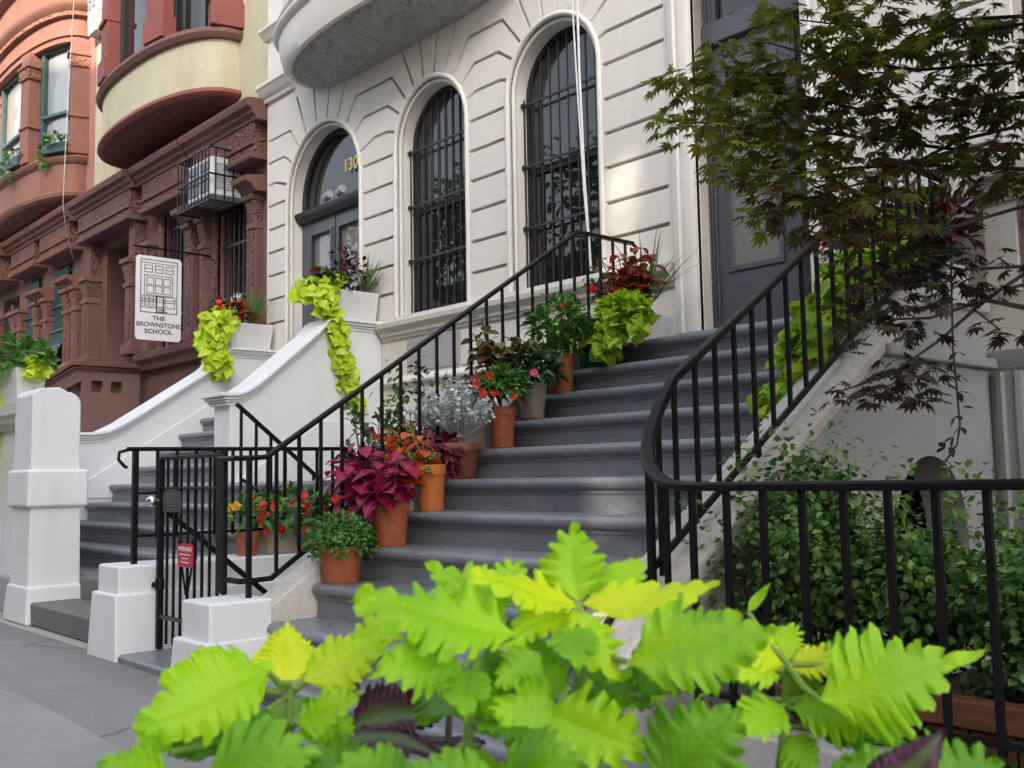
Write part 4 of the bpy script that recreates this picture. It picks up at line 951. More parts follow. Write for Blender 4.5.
loft('bay_bead_course', hO, orangec_m, CX, YB, [(HW-.05, DP-.05, 9.13), (HW+.04, DP+.04, 9.14), (HW+.04, DP+.04, 9.21), (HW+.0, DP+.0, 9.22)])
loft('bay_cornice', hO, orange_m, CX, YB, [(HW+.0, DP+.0, 9.22), (HW+.10, DP+.10, 9.29), (HW+.13, DP+.13, 9.35), (HW+.13, DP+.13, 9.41), (HW+.05, DP+.05, 9.43), (HW-.05, DP-.05, 9.49), (HW-.05, DP-.05, 10.06), (HW+.1, DP+.1, 10.09), (HW+.1, DP+.1, 10.21), (HW-.1, DP-.1, 10.23)], cap1=True)
for t in (.10, 1.10, 2.06, 3.03):
    bay_post(hO, 'bay_pilaster', orange_m, CX, HW-.12, DP-.10, YB, t, .16, .13, 6.68, 8.71)
    bay_post(hO, 'pilaster_base', orange_m, CX, HW-.09, DP-.07, YB, t, .20, .13, 6.68, 6.96, .02)
    bay_post(hO, 'pilaster_band', orange_m, CX, HW-.09, DP-.07, YB, t, .19, .13, 7.32, 7.38, .02)
    bay_post(hO, 'capital', orangec_m, CX, HW-.09, DP-.07, YB, t, .20, .14, 8.21, 8.41, .03)
    bay_post(hO, 'capital', orange_m, CX, HW-.08, DP-.06, YB, t, .23, .15, 8.41, 8.47, .02)
for a, c in ((.28, .92), (1.28, 1.88), (2.24, 2.86)):
    for t in (a, c): bay_post(hO, 'sash', teal_m, CX, HW-.20, DP-.18, YB, t, .045, .04, 6.68, 8.73)
    tm = (a+c)/2; ww = (bay_pt(CX, HW, DP, YB, c)-bay_pt(CX, HW, DP, YB, a)).length/2
    bay_post(hO, 'sash', teal_m, CX, HW-.22, DP-.20, YB, tm, ww, .03, 7.46, 7.52); bay_post(hO, 'sash', teal_m, CX, HW-.22, DP-.20, YB, tm, ww, .03, 8.64, 8.71)
    bay_post(hO, 'sash', teal_m, CX, HW-.22, DP-.20, YB, tm, ww, .03, 6.69, 6.76)
# flower boxes on its sill
for i, t in enumerate((2.62, 1.9)):
    p = bay_pt(CX, HW+.02, DP+.02, YB, t)
    fb = thing('window_box', ('teal window box under the wide right bay window with trailing leaves', 'teal window box at the left edge of the picture on the bay sill')[i], 'planter', p+UP*6.68)
    bay_post(fb, 'box', teal_m, CX, HW+.02, DP+.02, YB, t, .26, .09, 6.69, 6.86)
    m = MB(); dome(m, p+UP*6.86, .3, .2, .14, 90, .09, .03, 'oval', (.2, .9)); dome(m, p+UP*6.71+Vector((-.25, -.1, 0)), .14, .1, .25, 60, .08, .03, 'oval', (.2, .9), low=-1); m.build('foliage', L_herb, fb)
# dangling cable on the orange house
tag(MB().tube([atY(77, -60, 5.0), atY(74, 0, 5.0), atY(68, 100, 5.0), atY(64, 180, 5.0), atY(63, 205, 5.05), atY(66, 230, 5.2), atY(73, 258, 5.6)], .007, 5).build('hanging_cable', rope_m, smooth=True), 'thin white cable hanging down the front of the orange brownstone', 'cable')
# air conditioners, lanterns, school sign
ac = thing('air_conditioner', 'white window air conditioner inside a black iron cage over the brown ground floor', 'air conditioner', (-12.1, 5.5, 4.5))
MB().box(-12.40, -11.68, 5.56, 6.05, 4.66, 5.16).build('casing', white_m, ac, bev=.02)
m = MB()
for i in range(2):
    for j in range(3): m.box(-12.31+.32*i, -12.05+.32*i, 5.545, 5.565, 4.72+.138*j, 4.83+.138*j)
m.build('vent_grille', plain('grey_vent', (.22, .24, .27), .5), ac, bev=.006)
m = MB()
for j in range(14): m.box(-11.685, -11.672, 5.62, 5.98, 4.74+.025*j, 4.75+.025*j)
m.build('side_louvre', plain('grey_louvre', (.35, .37, .39), .5), ac)
g = MB()
for i in range(10): x = -12.52+.100*i; g.box(x-.0055, x+.0055, 5.49, 5.504, 4.56, 5.24); g.box(x-.007, x+.007, 5.49, 6.0, 4.56, 4.574)
for z in (4.56, 4.90, 5.24): g.box(-12.54, -11.58, 5.485, 5.51, z-.010, z+.010)
for x in (-12.53, -11.60):
    for z in (4.56, 4.90, 5.24): g.box(x-.009, x+.009, 5.49, 6.0, z-.010, z+.010)
    for k in range(4): y = 5.58+.12*k; g.box(x-.007, x+.007, y-.007, y+.007, 4.56, 5.24)
g.build('cage', iron_m, ac)
ac2 = thing('air_conditioner', 'small white air conditioner on a concrete bracket beside the red bay pilaster', 'air conditioner', (-16.8, 5.8, 8.4))
MB().box(-17.00, -16.55, 5.82, 6.0, 8.98, 9.7).build('casing', white_m, ac2, bev=.02)
m = MB()
for j in range(4): m.box(-16.93, -16.80, 5.805, 5.822, 9.05+.15*j, 9.17+.15*j); m.box(-16.75, -16.62, 5.805, 5.822, 9.05+.15*j, 9.17+.15*j)
m.build('vent_grille', plain('grey_vent_slots', (.2, .22, .24), .5), ac2)
MB().taper(-16.78, 5.91, 8.62, 8.975, .19, .085, .22, .088).build('bracket', concwall_m, ac2, bev=.01)
def lantern(x, y, z, s, label):
    t = thing('wall_lantern', label, 'lantern', (x, y, z))
    MB().lathe(x, y, [(.03*s, z-.16*s), (.09*s, z-.13*s), (.11*s, z), (.12*s, z+.1*s), (.15*s, z+.11*s), (.10*s, z+.2*s), (.04*s, z+.25*s), (.03*s, z+.33*s)], 8).build('lantern_head', framed_m, t)
    MB().tube([(x, y, z+.30*s), (x+.05*s, y+.12*s, z+.33*s), (x+.06*s, y+.3*s, z+.1*s)], .02*s, 6).build('arm', framed_m, t, smooth=True)
lantern(-15.12, 5.95, 4.25, 1.15, 'black wall lantern hanging in the brownstone entry beside the school sign')
lantern(-21.2, 5.95, 4.2, 1.25, 'grey globe lantern in the entry of the orange brownstone')
sg = thing('hanging_sign', 'white hanging sign reading The Brownstone School with a drawn house front', 'sign', (-12.5, 5.25, 3.4))
XS = -12.5; sy0, sy1, sz0, sz1 = 4.95, 5.55, 2.86, 3.95
rr = .05
shp = []
for (cy_, cz_, a0) in ((sy1-rr, sz0+rr, -90), (sy1-rr, sz1-rr, 0), (sy0+rr, sz1-rr, 90), (sy0+rr, sz0+rr, 180)):
    for i in range(6): a = R(a0+18*i); shp.append((cy_+rr*math.cos(a), cz_+rr*math.sin(a)))
MB().prism(shp, 'x', XS-.018, XS).build('board', signw_m, sg, bev=.003)
FM = lambda y, z: frameM((XS+.002, y, z), (0, 1, 0), (0, 0, 1))
for i, (tx, sz_) in enumerate((('THE', .082), ('BROWNSTONE', .082), ('SCHOOL', .082))): text('lettering', tx, sz_, FM(5.25, 3.145-.085*i), black_m, sg, .001, sx=1.12 if i != 1 else 1.02)
m = MB(); lw_ = .004
def ln(y0, z0, y1, z1, w=lw_): m.box(XS, XS+.002, min(y0, y1)-w, max(y0, y1)+w, min(z0, z1)-w, max(z0, z1)+w)
def rc(y0, y1, z0, z1, w=lw_): ln(y0, z0, y1, z0, w); ln(y0, z1, y1, z1, w); ln(y0, z0, y0, z1, w); ln(y1, z0, y1, z1, w)
rc(5.01, 5.49, 3.22, 3.90, .005); ln(5.01, 3.86, 5.49, 3.86); ln(5.01, 3.36, 5.49, 3.36); ln(5.01, 3.39, 5.49, 3.39)
for y in (5.06, 5.20, 5.34): rc(y, y+.10, 3.74, 3.83); ln(y, 3.785, y+.1, 3.785)
for y in (5.09, 5.20, 5.31):
    for z in (3.47, 3.58): rc(y, y+.09, z, z+.09)
rc(5.06, 5.43, 3.445, 3.70)
for y in (5.03, 5.08, 5.13, 5.18): rc(y, y+.03, 3.28, 3.43)
rc(5.33, 5.46, 3.29, 3.43); rc(5.22, 5.31, 3.22, 3.43, .007)
for k in range(4): ln(5.24, 3.235+.02*k, 5.36-.02*k, 3.235+.02*k, .005)
m.build('house_drawing', black_m, sg)
MB().tube([(XS-.01, 4.9, 4.06), (XS-.01, 5.99, 4.06)], .014, 6).tube([(XS-.01, 5.1, 3.94), (XS-.01, 5.1, 4.06)], .008, 6).tube([(XS-.01, 5.42, 3.94), (XS-.01, 5.42, 4.06)], .008, 6).build('bracket', iron_m, sg, smooth=True)
# ------------------------------------------------------------------ potted plants
def pot(par, c, r, h, mat, rim=True, saucer=False, taper_=.78, lab=None):
    x, y, z = c; rb = r*taper_
    prof = [(rb*.96, z), (rb, z+.006)]
    if rim: prof += [(r*.925, z+h*.78), (r*.93, z+h*.785), (r*1.0, z+h*.79), (r*1.015, z+h*.83), (r*1.02, z+h*.97), (r*1.0, z+h), (r*.93, z+h), (r*.92, z+h*.93)]
    else: prof += [(r*.985, z+h*.9), (r*1.0, z+h*.93), (r*1.0, z+h), (r*.94, z+h), (r*.93, z+h*.93)]
    o = MB().lathe(x, y, prof, 32).build('pot', mat, par, smooth=True)
    MB().lathe(x, y, [(r*.9, z+h*.88), (r*.93, z+h*.92), (r*.5, z+h*.945), (.01, z+h*.95)], 20).build('soil', soil_m, par, smooth=True)
    if saucer: MB().lathe(x, y, [(rb*1.1, z+.001), (rb*1.22, z+.012), (rb*1.2, z+.016), (rb*1.0, z+.006)], 24).build('saucer', mat if mat is not tan_m else terra_m, par, smooth=True)
    return o
def stems(m, c, n, r, h, lean=.5, th=.004):
    tips = []
    for i in range(n):
        a = U(0, 2*PI); k = math.sqrt(rnd()); p = Vector(c)+Vector((math.cos(a), math.sin(a), 0))*r*.35*k
        q = Vector(c)+Vector((math.cos(a), math.sin(a), 0))*r*k*lean*2+UP*h*U(.7, 1.05)*(1-.25*k)
        m.tube([p, (p+q)/2+Vector((0, 0, h*.08)), q], [th, th*.8, th*.5], 5); tips.append((p, q, a))
    return tips
def coleus(mb, p, q, L, W, colr, pairs=4, shape='coleus', start=.35, out=.9):
    """decussate leaf pairs up a stem, largest below the tip, ending in a small rosette"""
    off = U(0, PI)
    for i in range(pairs):
        t = start+(1-start)*i/(max(1, pairs-1)); c = p.lerp(q, t); s = (1.0 if i < pairs-1 else .55)*U(.8, 1.15)
        for sd in (0, PI):
            a = off+i*PI/2+sd+U(-.25, .25); d = Vector((math.cos(a), math.sin(a), U(-.55, .25)))
            leaf(mb, c+Vector((d.x, d.y, .15))*L*.12, d*out, UP*.75+Vector((d.x*.8+U(-.3, .3), d.y*.8+U(-.3, .3), 0)), L*s, W*s, shape, min(1, max(0, U(*colr)+.1*i)), .22, U(.15, .5))
def flower(m, c, r): petals(m, Vector(c), Vector((U(-.1, .9), U(-1, -.2), U(.1, .8))), r)
def flowers(par, mat, pts, r, k=1):
    for p in pts:
        m = MB()
        for i in range(k): flower(m, p+rvec()*r*.35*(i > 0), r*(1-.1*i))
        m.build('flower', mat, par)
def tread(k): return Z0-RISE*k, Y0-RUN*k+.135
def pp(k, x, dy=0): z, y = tread(k); return Vector((x, y+dy, z+.001))
GRP = None
# 1 small green bush, lowest
c = pp(8, -4.70); t = thing('potted_plant', 'bushy small leaved green plant in the lowest terracotta pot of the row', 'potted plant', c)
pot(t, c, .122, .195, terra_m, taper_=.8)
m = MB(); dome(m, c+UP*.225, .195, .185, .145, 1500, .028, .011, 'small', (.1, 1), low=-.6, spread=.9, inner=.6); m.build('foliage', L_herb, t)
# 2 magenta coleus
c = pp(7, -4.63); t = thing('potted_plant', 'large deep magenta coleus in a terracotta pot just above the small green bush', 'potted plant', c)
pot(t, c, .105, .245, terra_m, taper_=.82)
m = MB(); s_ = MB()
for (dx, dy, dz) in ((-.44, -.10, .36), (-.42, -.02, .46), (-.40, -.08, .42), (-.36, -.10, .38), (-.32, 0, .52), (-.22, -.05, .58), (-.14, .05, .46), (-.26, -.12, .40), (-.16, -.16, .38), (-.34, .05, .40), (-.02, -.07, .40), (.06, -.08, .34), (.12, -.05, .33), (-.18, -.12, .24), (-.05, -.14, .27), (.04, -.16, .24), (-.20, .1, .33), (-.34, -.06, .22), (.0, .06, .46), (.15, -.12, .27), (-.12, -.18, .20)):
    q = c+Vector((dx, dy, dz+.06)); p = c+Vector((dx*.2, dy*.2, .2)); s_.tube([p, p.lerp(q, .5)+UP*.03, q], .004, 5); coleus(m, p, q, .135, .050, (.2, .9), 4, 'oval', .4)
m.build('foliage', L_purple, t); s_.build('stem', stemd_m, t)
# 3 orange coleus
c = pp(6, -4.62); t = thing('potted_plant', 'orange and red coleus in a bright orange clay pot between two magenta coleus', 'potted plant', c)
pot(t, c, .083, .265, terrao_m, taper_=.86)
m = MB(); s_ = MB()
for (dx, dy, dz) in ((-.26, -.08, .44), (-.34, -.1, .46), (-.14, -.05, .47), (-.02, -.06, .40), (-.26, -.2, .30), (-.18, -.24, .24), (-.12, -.12, .31), (-.06, -.12, .25), (-.22, -.14, .25), (-.14, 0, .38), (-.05, -.02, .32), (-.28, -.05, .36), (.02, -.14, .19), (-.10, -.18, .16), (-.02, -.2, .10), (-.17, -.2, .14)):
    q = c+Vector((dx, dy, dz+.03)); p = c+Vector((dx*.3, dy*.3, .22)); s_.tube([p, p.lerp(q, .5)+UP*.02, q], .0035, 5); coleus(m, p, q, .09, .036, (.1, .9), 4, 'oval', .4)
m.build('foliage', L_orange, t); s_.build('stem', stem_m, t)
m = MB(); dome(m, c+Vector((-.03, -.08, .25)), .1, .1, .07, 60, .06, .014, 'lance', (.5, 1)); m.build('filler', L_herb, t)
flowers(t, F_red, [c+Vector((-.36, -.02, .42))], .035, 3)
# 4 dusty miller and ragged magenta coleus in a wide bowl
c = pp(5, -4.80, .03); t = thing('potted_plant', 'silver dusty miller over ragged magenta coleus in a wide clay bowl', 'potted plant', c)
pot(t, c, .175, .215, terrad_m, taper_=.80)
m = MB(); dome(m, c+Vector((-.06, -.12, .16)), .20, .14, .09, 320, .085, .022, 'coleus', (0, 1), low=-.9, droop=.7, spread=.8)
dome(m, c+Vector((.04, -.13, .08)), .10, .10, .10, 130, .075, .018, 'coleus', (0, 1), low=-.9, droop=.8); m.build('ragged_foliage', L_fancy, t)
m = MB()
for _ in range(170):
    a = U(0, 2*PI); k = math.sqrt(rnd()); p = c+Vector((0, .04, .22)); q = c+Vector((.0+.27*k*math.cos(a), .03+.22*k*math.sin(a), .28+.34*(1-k*.6)*U(.45, 1.1)))
    d = (q-p); L = U(.09, .14); b0 = q-d.normalized()*L*.5
    for j in range(6):
        for sd in (-1, 1):
            s3 = d.cross(rvec()).normalized(); leaf(m, b0+d.normalized()*L*j/6, d.normalized()*.8+s3*sd, UP, .046*(1-.08*j), .013, 'lance', rnd(), .1, .2)
    m.tube([p.lerp(q, .3), q], .003, 4)
m.build('silver_foliage', L_silver, t)
# 5 red flowers
c = pp(4, -4.62); t = thing('potted_plant', 'red flowered green plant in a square shouldered terracotta pot beside the silver foliage', 'potted plant', c)
pot(t, c, .083, .255, terra_m, taper_=.80, saucer=True)
m = MB(); dome(m, c+UP*.37, .165, .15, .13, 480, .055, .013, 'lance', (.15, 1), low=-.35, droop=.5); m.build('foliage', L_herb, t)
flowers(t, F_red, [c+Vector(q) for q in ((-.05, -.16, .39), (.10, -.14, .33), (.03, -.12, .44), (-.1, -.08, .45), (.16, -.05, .31), (-.14, -.08, .36), (.02, -.17, .33))], .032)
m = MB(); s_ = MB()
for dx, dz in ((-.20, .50), (-.24, .40), (-.17, .33), (-.26, .30), (-.22, .22)):
    q = c+Vector((dx, -.06, dz+.02)); p = c+Vector((-.03, 0, .24)); s_.tube([p, q], .004, 5); coleus(m, p, q, .095, .032, (.3, 1), 3, 'oval', .6)
m.build('magenta_foliage', L_purple, t)
m = MB()
for dx, dy, dz in ((-.20, .02, .84), (-.13, .06, .66), (-.05, .05, .70), (-.25, .04, .64), (-.16, .0, .74), (-.28, .02, .74)):
    q = c+Vector((dx, dy, dz)); p = c+Vector((-.03, .02, .24)); s_.tube([p, p.lerp(q, .5)+UP*.03, q], .005, 5); coleus(m, p, q, .10, .038, (.0, 1), 9, 'oval', .3)
m.build('bronze_foliage', L_bronze, t); s_.build('stem', stemd_m, t)
# 6 tan pot, pink flower
c = pp(3, -4.64); t = thing('potted_plant', 'dark green plant with one pink flower in a tan glazed pot', 'potted plant', c)
pot(t, c, .095, .235, tan_m, rim=False, taper_=.72, saucer=True)
m = MB(); dome(m, c+UP*.31, .18, .16, .13, 420, .075, .016, 'lance', (.0, .8), low=-.35, droop=.6); m.build('foliage', L_bush, t)
m = MB(); dome(m, c+Vector((-.1, .03, .36)), .15, .14, .14, 140, .08, .026, 'oval', (0, 1), droop=.4); m.build('bronze_foliage', L_bronze, t)
flowers(t, F_pink, [c+Vector((.17, -.14, .28))], .03, 2)
# 7 tall green
c = pp(2, -4.66); t = thing('potted_plant', 'tall leafy green plant in the terracotta pot beside the teal pot', 'potted plant', c)
pot(t, c, .092, .255, terra_m, taper_=.86)
m = MB(); s_ = MB()
for (p, q, a) in stems(s_, c+UP*.22, 16, .24, .5): coleus(m, p, q, .095, .022, (.2, 1), 6, 'lance', .25)
dome(m, c+UP*.46, .18, .17, .17, 260, .08, .019, 'lance', (.0, .8), low=-.4); m.build('foliage', L_herb, t); s_.build('stem', stem_m, t)
flowers(t, F_red, [c+Vector((.12, -.08, .56))], .026)
# 8 teal pot, lime sweet potato vine
def vine_mass(m, pts, n, L, colr=(0, 1), rx=.07, face=None):
    pts = [Vector(p) for p in pts]
    for _ in range(4):
        o_ = Vector((U(-1, 1)*rx*.7, U(-1, 1)*rx*.7, 0)); m.tube([p+o_+rvec()*.015 for p in pts], .0028, 4)
    for _ in range(int(n*1.25)):
        t = rnd()*(len(pts)-1); i = min(int(t), len(pts)-2); p = pts[i].lerp(pts[i+1], t-i)+Vector((U(-1, 1)*rx, U(-1, 1)*rx, U(-.7, .7)*rx))
        nrm = (face or UP)+rvec()*.55+UP*.35
        d = Vector((U(-1, 1), U(-1, 1), U(-1.1, .2))); s = U(.6, 1.2)
        leaf(m, p, d, nrm, L*s, L*.46*s, 'heart', min(1, max(0, U(*colr))), .12, .25)
c = pp(1, -4.62, .02); t = thing('potted_plant', 'lime green sweet potato vine spilling from a teal pot', 'potted plant', c)
pot(t, c, .135, .33, tealpot_m, rim=False, taper_=.80, saucer=False)
m = MB(); cc = c
dome(m, c+Vector((.29, -.04, .36)), .17, .16, .10, 340, .056, .026, 'heart', (.2, 1), low=-.5, droop=.35)
fc = Vector((.75, -.7, .25))
vine_mass(m, [c+Vector((.28, -.12, .38)), c+Vector((.27, -.15, .2)), c+Vector((.24, -.16, .06))], 110, .075, rx=.08, face=fc)
vine_mass(m, [c+Vector((.26, -.05, .38)), c+Vector((.36, -.06, .28)), c+Vector((.42, -.04, .22))], 90, .075, rx=.07, face=fc)
vine_mass(m, [c+Vector((.06, -.14, .30)), c+Vector((.04, -.17, .15))], 6, .075, rx=.05, face=fc)
m.build('foliage', L_lime, t)
# 9 landing trough with red coleus and spiky grass
c = Vector((-4.68, 5.44, Z0)); t = thing('planter', 'square white planter of red coleus and spiky grass on the top landing', 'planter', c)
MB().taper(c.x, c.y, Z0+.001, Z0+.22, .20, .14, .235, .165).build('trough', conc_m, t, bev=.012)
MB().box(c.x-.20, c.x+.20, c.y-.14, c.y+.14, Z0+.20, Z0+.226).build('soil', soil_m, t)
m = MB(); s_ = MB()
for (dx, dy, dz) in ((.0, -.08, .48), (.12, -.10, .45), (.2, -.06, .50), (.16, -.12, .36), (.05, -.14, .36), (.25, -.1, .33), (.1, 0, .52), (.22, -.15, .22), (.27, -.02, .44), (-.03, -.1, .3)):
    q = c+Vector((dx-.06, dy, dz+.20)); p = c+Vector((dx*.3, dy*.3, .26)); s_.tube([p, q], .0045, 5); coleus(m, p, q, .125, .050, (.3, 1), 4, 'coleus', .45)
m.build('red_foliage', L_redco, t)
m = MB()
for (dx, dy, dz) in ((-.35, 0, .5), (-.25, -.05, .53), (-.18, 0, .42), (-.3, -.1, .38), (-.42, -.02, .42), (-.1, .05, .48), (-.2, -.1, .28)):
    q = c+Vector((dx, dy, dz+.16)); p = c+Vector((dx*.3, dy*.3, .26)); s_.tube([p, q], .004, 5); coleus(m, p, q, .10, .04, (0, 1), 6, 'oval', .25)
m.build('bronze_foliage', L_bronze, t); s_.build('stem', stemd_m, t)
flowers(t, F_red, [c+Vector((-.29, -.12, .46))], .04, 3)
def grass(m, c, n, L, spread=.8, w=.006, bias=(0, 0, 0)):
    for _ in range(n):
        a = U(0, 2*PI); el = U(.15, 1)*spread; d = Vector((math.cos(a)*el, math.sin(a)*el, 1))+Vector(bias); d.normalize(); l = L*U(.6, 1.1)
        leaf(m, Vector(c)+Vector((U(-.03, .03), U(-.03, .03), 0)), d, Vector((-d.x, -d.y, .6)), l, w, 'lance', rnd(), .3, U(.05, .45)*el)
m = MB(); grass(m, c+Vector((.10, .03, .27)), 46, .62, .95, .0065, (.25, -.1, -.05)); m.build('grass_blades', L_grass, t)
# right side planter on the landing with a long lime cascade
c = Vector((-2.83, 5.48, Z0)); t = thing('planter', 'red clay planter whose lime green vine cascades down the steps behind the right railing', 'planter', c)
pot(t, c, .17, .30, terrad_m, taper_=.8)
m = MB(); dome(m, c+Vector((.04, -.05, .33)), .22, .22, .14, 150, .10, .048, 'heart', (.0, .8), low=-.5)
for x_ in (-2.74, -2.64):
    vine_mass(m, [(x_, 5.40, 2.30), (x_, 5.1, 2.22), (x_, 4.85, 2.06), (x_-.02, 4.62, 1.84), (x_-.03, 4.42, 1.62)], 230, .095, (0, .8), rx=.09, face=Vector((.35, -.7, .6)))
vine_mass(m, [(-2.74, 4.45, 1.62), (-2.76, 4.3, 1.46), (-2.78, 4.2, 1.38)], 60, .085, (0, .8), rx=.07, face=Vector((.2, -.6, .7)))
m.build('vine_foliage', L_lime, t)
m = MB(); dome(m, c+Vector((-.12, -.05, .48)), .15, .14, .13, 70, .09, .034, 'coleus', (.3, 1)); m.build('red_foliage', leafmat('coral_coleus', [(.40, .035, .02), (.55, .08, .04)], trans=.3), t)
c2 = Vector((-2.62, 5.66, Z0)); t2 = thing('planter', 'dark mixed planter with spiky grass beside the right landing railing under the maple', 'planter', c2)
MB().taper(c2.x, c2.y, Z0+.001, Z0+.26, .15, .12, .18, .14).build('trough', conc_m, t2, bev=.012)
m = MB(); dome(m, c2+UP*.45, .25, .2, .26, 190, .09, .032, 'oval', (0, 1)); m.build('burgundy_foliage', L_dark, t2)
m = MB(); dome(m, c2+Vector((-.06, -.02, .5)), .2, .15, .22, 60, .09, .04, 'heart', (0, .6)); m.build('lime_foliage', L_lime, t2)
m = MB(); grass(m, c2+UP*.26, 46, .62, 1.0, .007, (.25, -.1, -.1)); m.build('grass_blades', L_grass, t2)

# planters on the cheek walls of the neighbouring stoop
def cheek_planter(cx, y0, y1, z, label):
    t = thing('planter', label, 'planter', (cx, (y0+y1)/2, z))
    MB().taper(cx, (y0+y1)/2, z+.001, z+.30, .125, (y1-y0)/2-.03, .155, (y1-y0)/2).build('trough', conc_m, t, bev=.012)
    MB().box(cx-.13, cx+.13, y0+.03, y1-.03, z+.28, z+.305).build('soil', soil_m, t)
    return t
t = cheek_planter(-8.62, 5.30, 5.88, 2.642, 'white planter with red coleus and a long lime vine on the nearer white cheek wall')
c = Vector((-8.62, 5.55, 2.94))
m = MB()
for dx, dy, dz in ((.0, -.25, .24), (.05, -.32, .2), (.04, -.2, .17), (-.05, -.3, .2), (.08, -.28, .10)):
    coleus(m, c+Vector((dx, dy, 0)), c+Vector((dx, dy, dz)), .13, .042, (.2, .9), 3, 'coleus', .5)
m.build('red_foliage', L_redco, t)
m = MB(); dome(m, c+Vector((.0, .05, .22)), .17, .22, .25, 260, .055, .018, 'oval', (0, 1), low=-.8, inner=.8); m.build('burgundy_foliage', L_dark, t)
m = MB(); dome(m, c+Vector((.05, -.2, .06)), .16, .2, .1, 70, .09, .03, 'coleus', (.1, .6)); m.build('green_foliage', L_bush, t)
m = MB(); grass(m, c+Vector((.0, .25, .0)), 50, .48, .9, .010, (.15, .25, -.1)); m.build('grass_blades', L_grass, t)
m = MB(); fx = Vector((1, -.25, .15))
vine_mass(m, [(-8.56, 5.34, 3.02), (-8.50, 5.22, 2.92), (-8.46, 5.22, 2.78)], 170, .10, (.1, 1), rx=.10, face=fx)
vine_mass(m, [(-8.47, 5.24, 2.8), (-8.43, 5.32, 2.55), (-8.42, 5.37, 2.35), (-8.42, 5.42, 2.15), (-8.41, 5.47, 1.95)], 220, .095, (.1, 1), rx=.085, face=fx)
vine_mass(m, [(-8.42, 5.32, 2.5), (-8.41, 5.42, 2.2), (-8.41, 5.50, 1.90), (-8.41, 5.60, 1.74)], 80, .085, (.2, 1), rx=.06, face=fx)
vine_mass(m, [(-8.62, 5.2, 3.0), (-8.66, 5.02, 2.86)], 40, .1, (.1, 1), rx=.1, face=fx)
m.build('lime_vine', L_lime, t)
t = cheek_planter(-10.78, 5.30, 5.86, 2.578, 'white planter with red flowers and a shorter lime vine on the farther white cheek wall')
c = Vector((-10.78, 5.5, 2.88))
m = MB(); dome(m, c+Vector((0, -.1, .10)), .17, .22, .14, 110, .09, .03, 'coleus', (.3, 1)); m.build('red_foliage', L_redco, t)
m = MB(); dome(m, c+Vector((0, -.16, .12)), .16, .2, .12, 120, .08, .025, 'oval', (0, 1)); m.build('green_foliage', L_bush, t)
flowers(t, F_red, [c+Vector((.14, U(-.35, -.1), U(.05, .22))) for _ in range(9)], .04)
m = MB(); grass(m, c+Vector((.0, .16, 0)), 70, .50, .55, .007, (.1, .15, 0)); m.build('grass_blades', L_herb, t)
m = MB()
for _ in range(10): leaf(m, c+Vector((0, -.05, .1)), Vector((U(-.3, .3), U(-.3, .3), 1)), Vector((1, -.5, .2)), .28, .012, 'lance', rnd())
m.build('silver_foliage', L_silver, t)
m = MB(); vine_mass(m, [(-10.70, 5.3, 2.98), (-10.62, 5.12, 2.85), (-10.58, 5.05, 2.72)], 110, .11, (.1, 1), rx=.15, face=fx)
vine_mass(m, [(-10.6, 5.05, 2.7), (-10.55, 5.08, 2.5), (-10.52, 5.15, 2.28)], 170, .11, (.1, 1), rx=.12, face=fx)
m.build('lime_vine', L_lime, t)
# planter on the street wall at far left
c = Vector((-9.47, 2.74, 1.745)); t = thing('planter', 'white planter with green leaves and lime vine on the street wall left of the pillar', 'planter', c)
MB().taper(c.x-.0, c.y, c.z+.001, c.z+.31, .26, .10, .30, .13).build('trough', conc_m, t, bev=.012)
MB().box(c.x-.27, c.x+.27, c.y-.1, c.y+.1, c.z+.29, c.z+.315).build('soil', soil_m, t)
m = MB(); dome(m, c+Vector((-.05, .02, .38)), .40, .22, .20, 300, .09, .034, 'oval', (.1, 1), low=-.6); m.build('green_foliage', L_herb, t)
m = MB(); vine_mass(m, [c+Vector((-.25, -.12, .32)), c+Vector((-.30, -.2, .0)), c+Vector((-.36, -.2, -.4)), c+Vector((-.38, -.2, -.65))], 230, .085, (0, .8), rx=.11, face=Vector((.4, -.9, .1)))
vine_mass(m, [c+Vector((.25, .05, .38)), c+Vector((.38, .0, .25))], 50, .085, (.2, .9), rx=.08, face=Vector((.5, -.8, .1)))
m.build('lime_vine', L_lime, t)
# begonia trough on the low wall
c = Vector((-6.27, 3.48, .55)); t = thing('planter', 'tan trough of bright red begonias on the low white wall behind the black bars', 'planter', c)
MB().taper(c.x+.02, c.y+.18, c.z+.001, c.z+.17, .10, .30, .12, .33).build('trough', tan_m, t, bev=.01)
MB().box(c.x-.08, c.x+.12, c.y-.11, c.y+.47, c.z+.15, c.z+.173).build('soil', soil_m, t)
m = MB(); dome(m, c+Vector((.0, .12, .26)), .22, .34, .18, 330, .085, .022, 'lance', (0, 1), low=-.7, droop=.5); m.build('foliage', L_herb, t)
flowers(t, F_red, [c+Vector((U(.06, .24), U(-.22, .34), U(.14, .40))) for _ in range(30)], .028, 2)
tp = thing('flower_pot', 'terracotta pot with a yellow flower beside the begonia trough on the low wall', 'flower pot', c+Vector((0, -.22, 0)))
pot(tp, c+Vector((.05, -.24, .001)), .085, .16, terra_m)
m = MB(); dome(m, c+Vector((.05, -.26, .24)), .15, .15, .14, 80, .1, .018, 'lance', (0, 1)); m.build('foliage', L_herb, tp)
flowers(tp, F_yel, [c+Vector((.08, -.36, .33))], .05, 3)
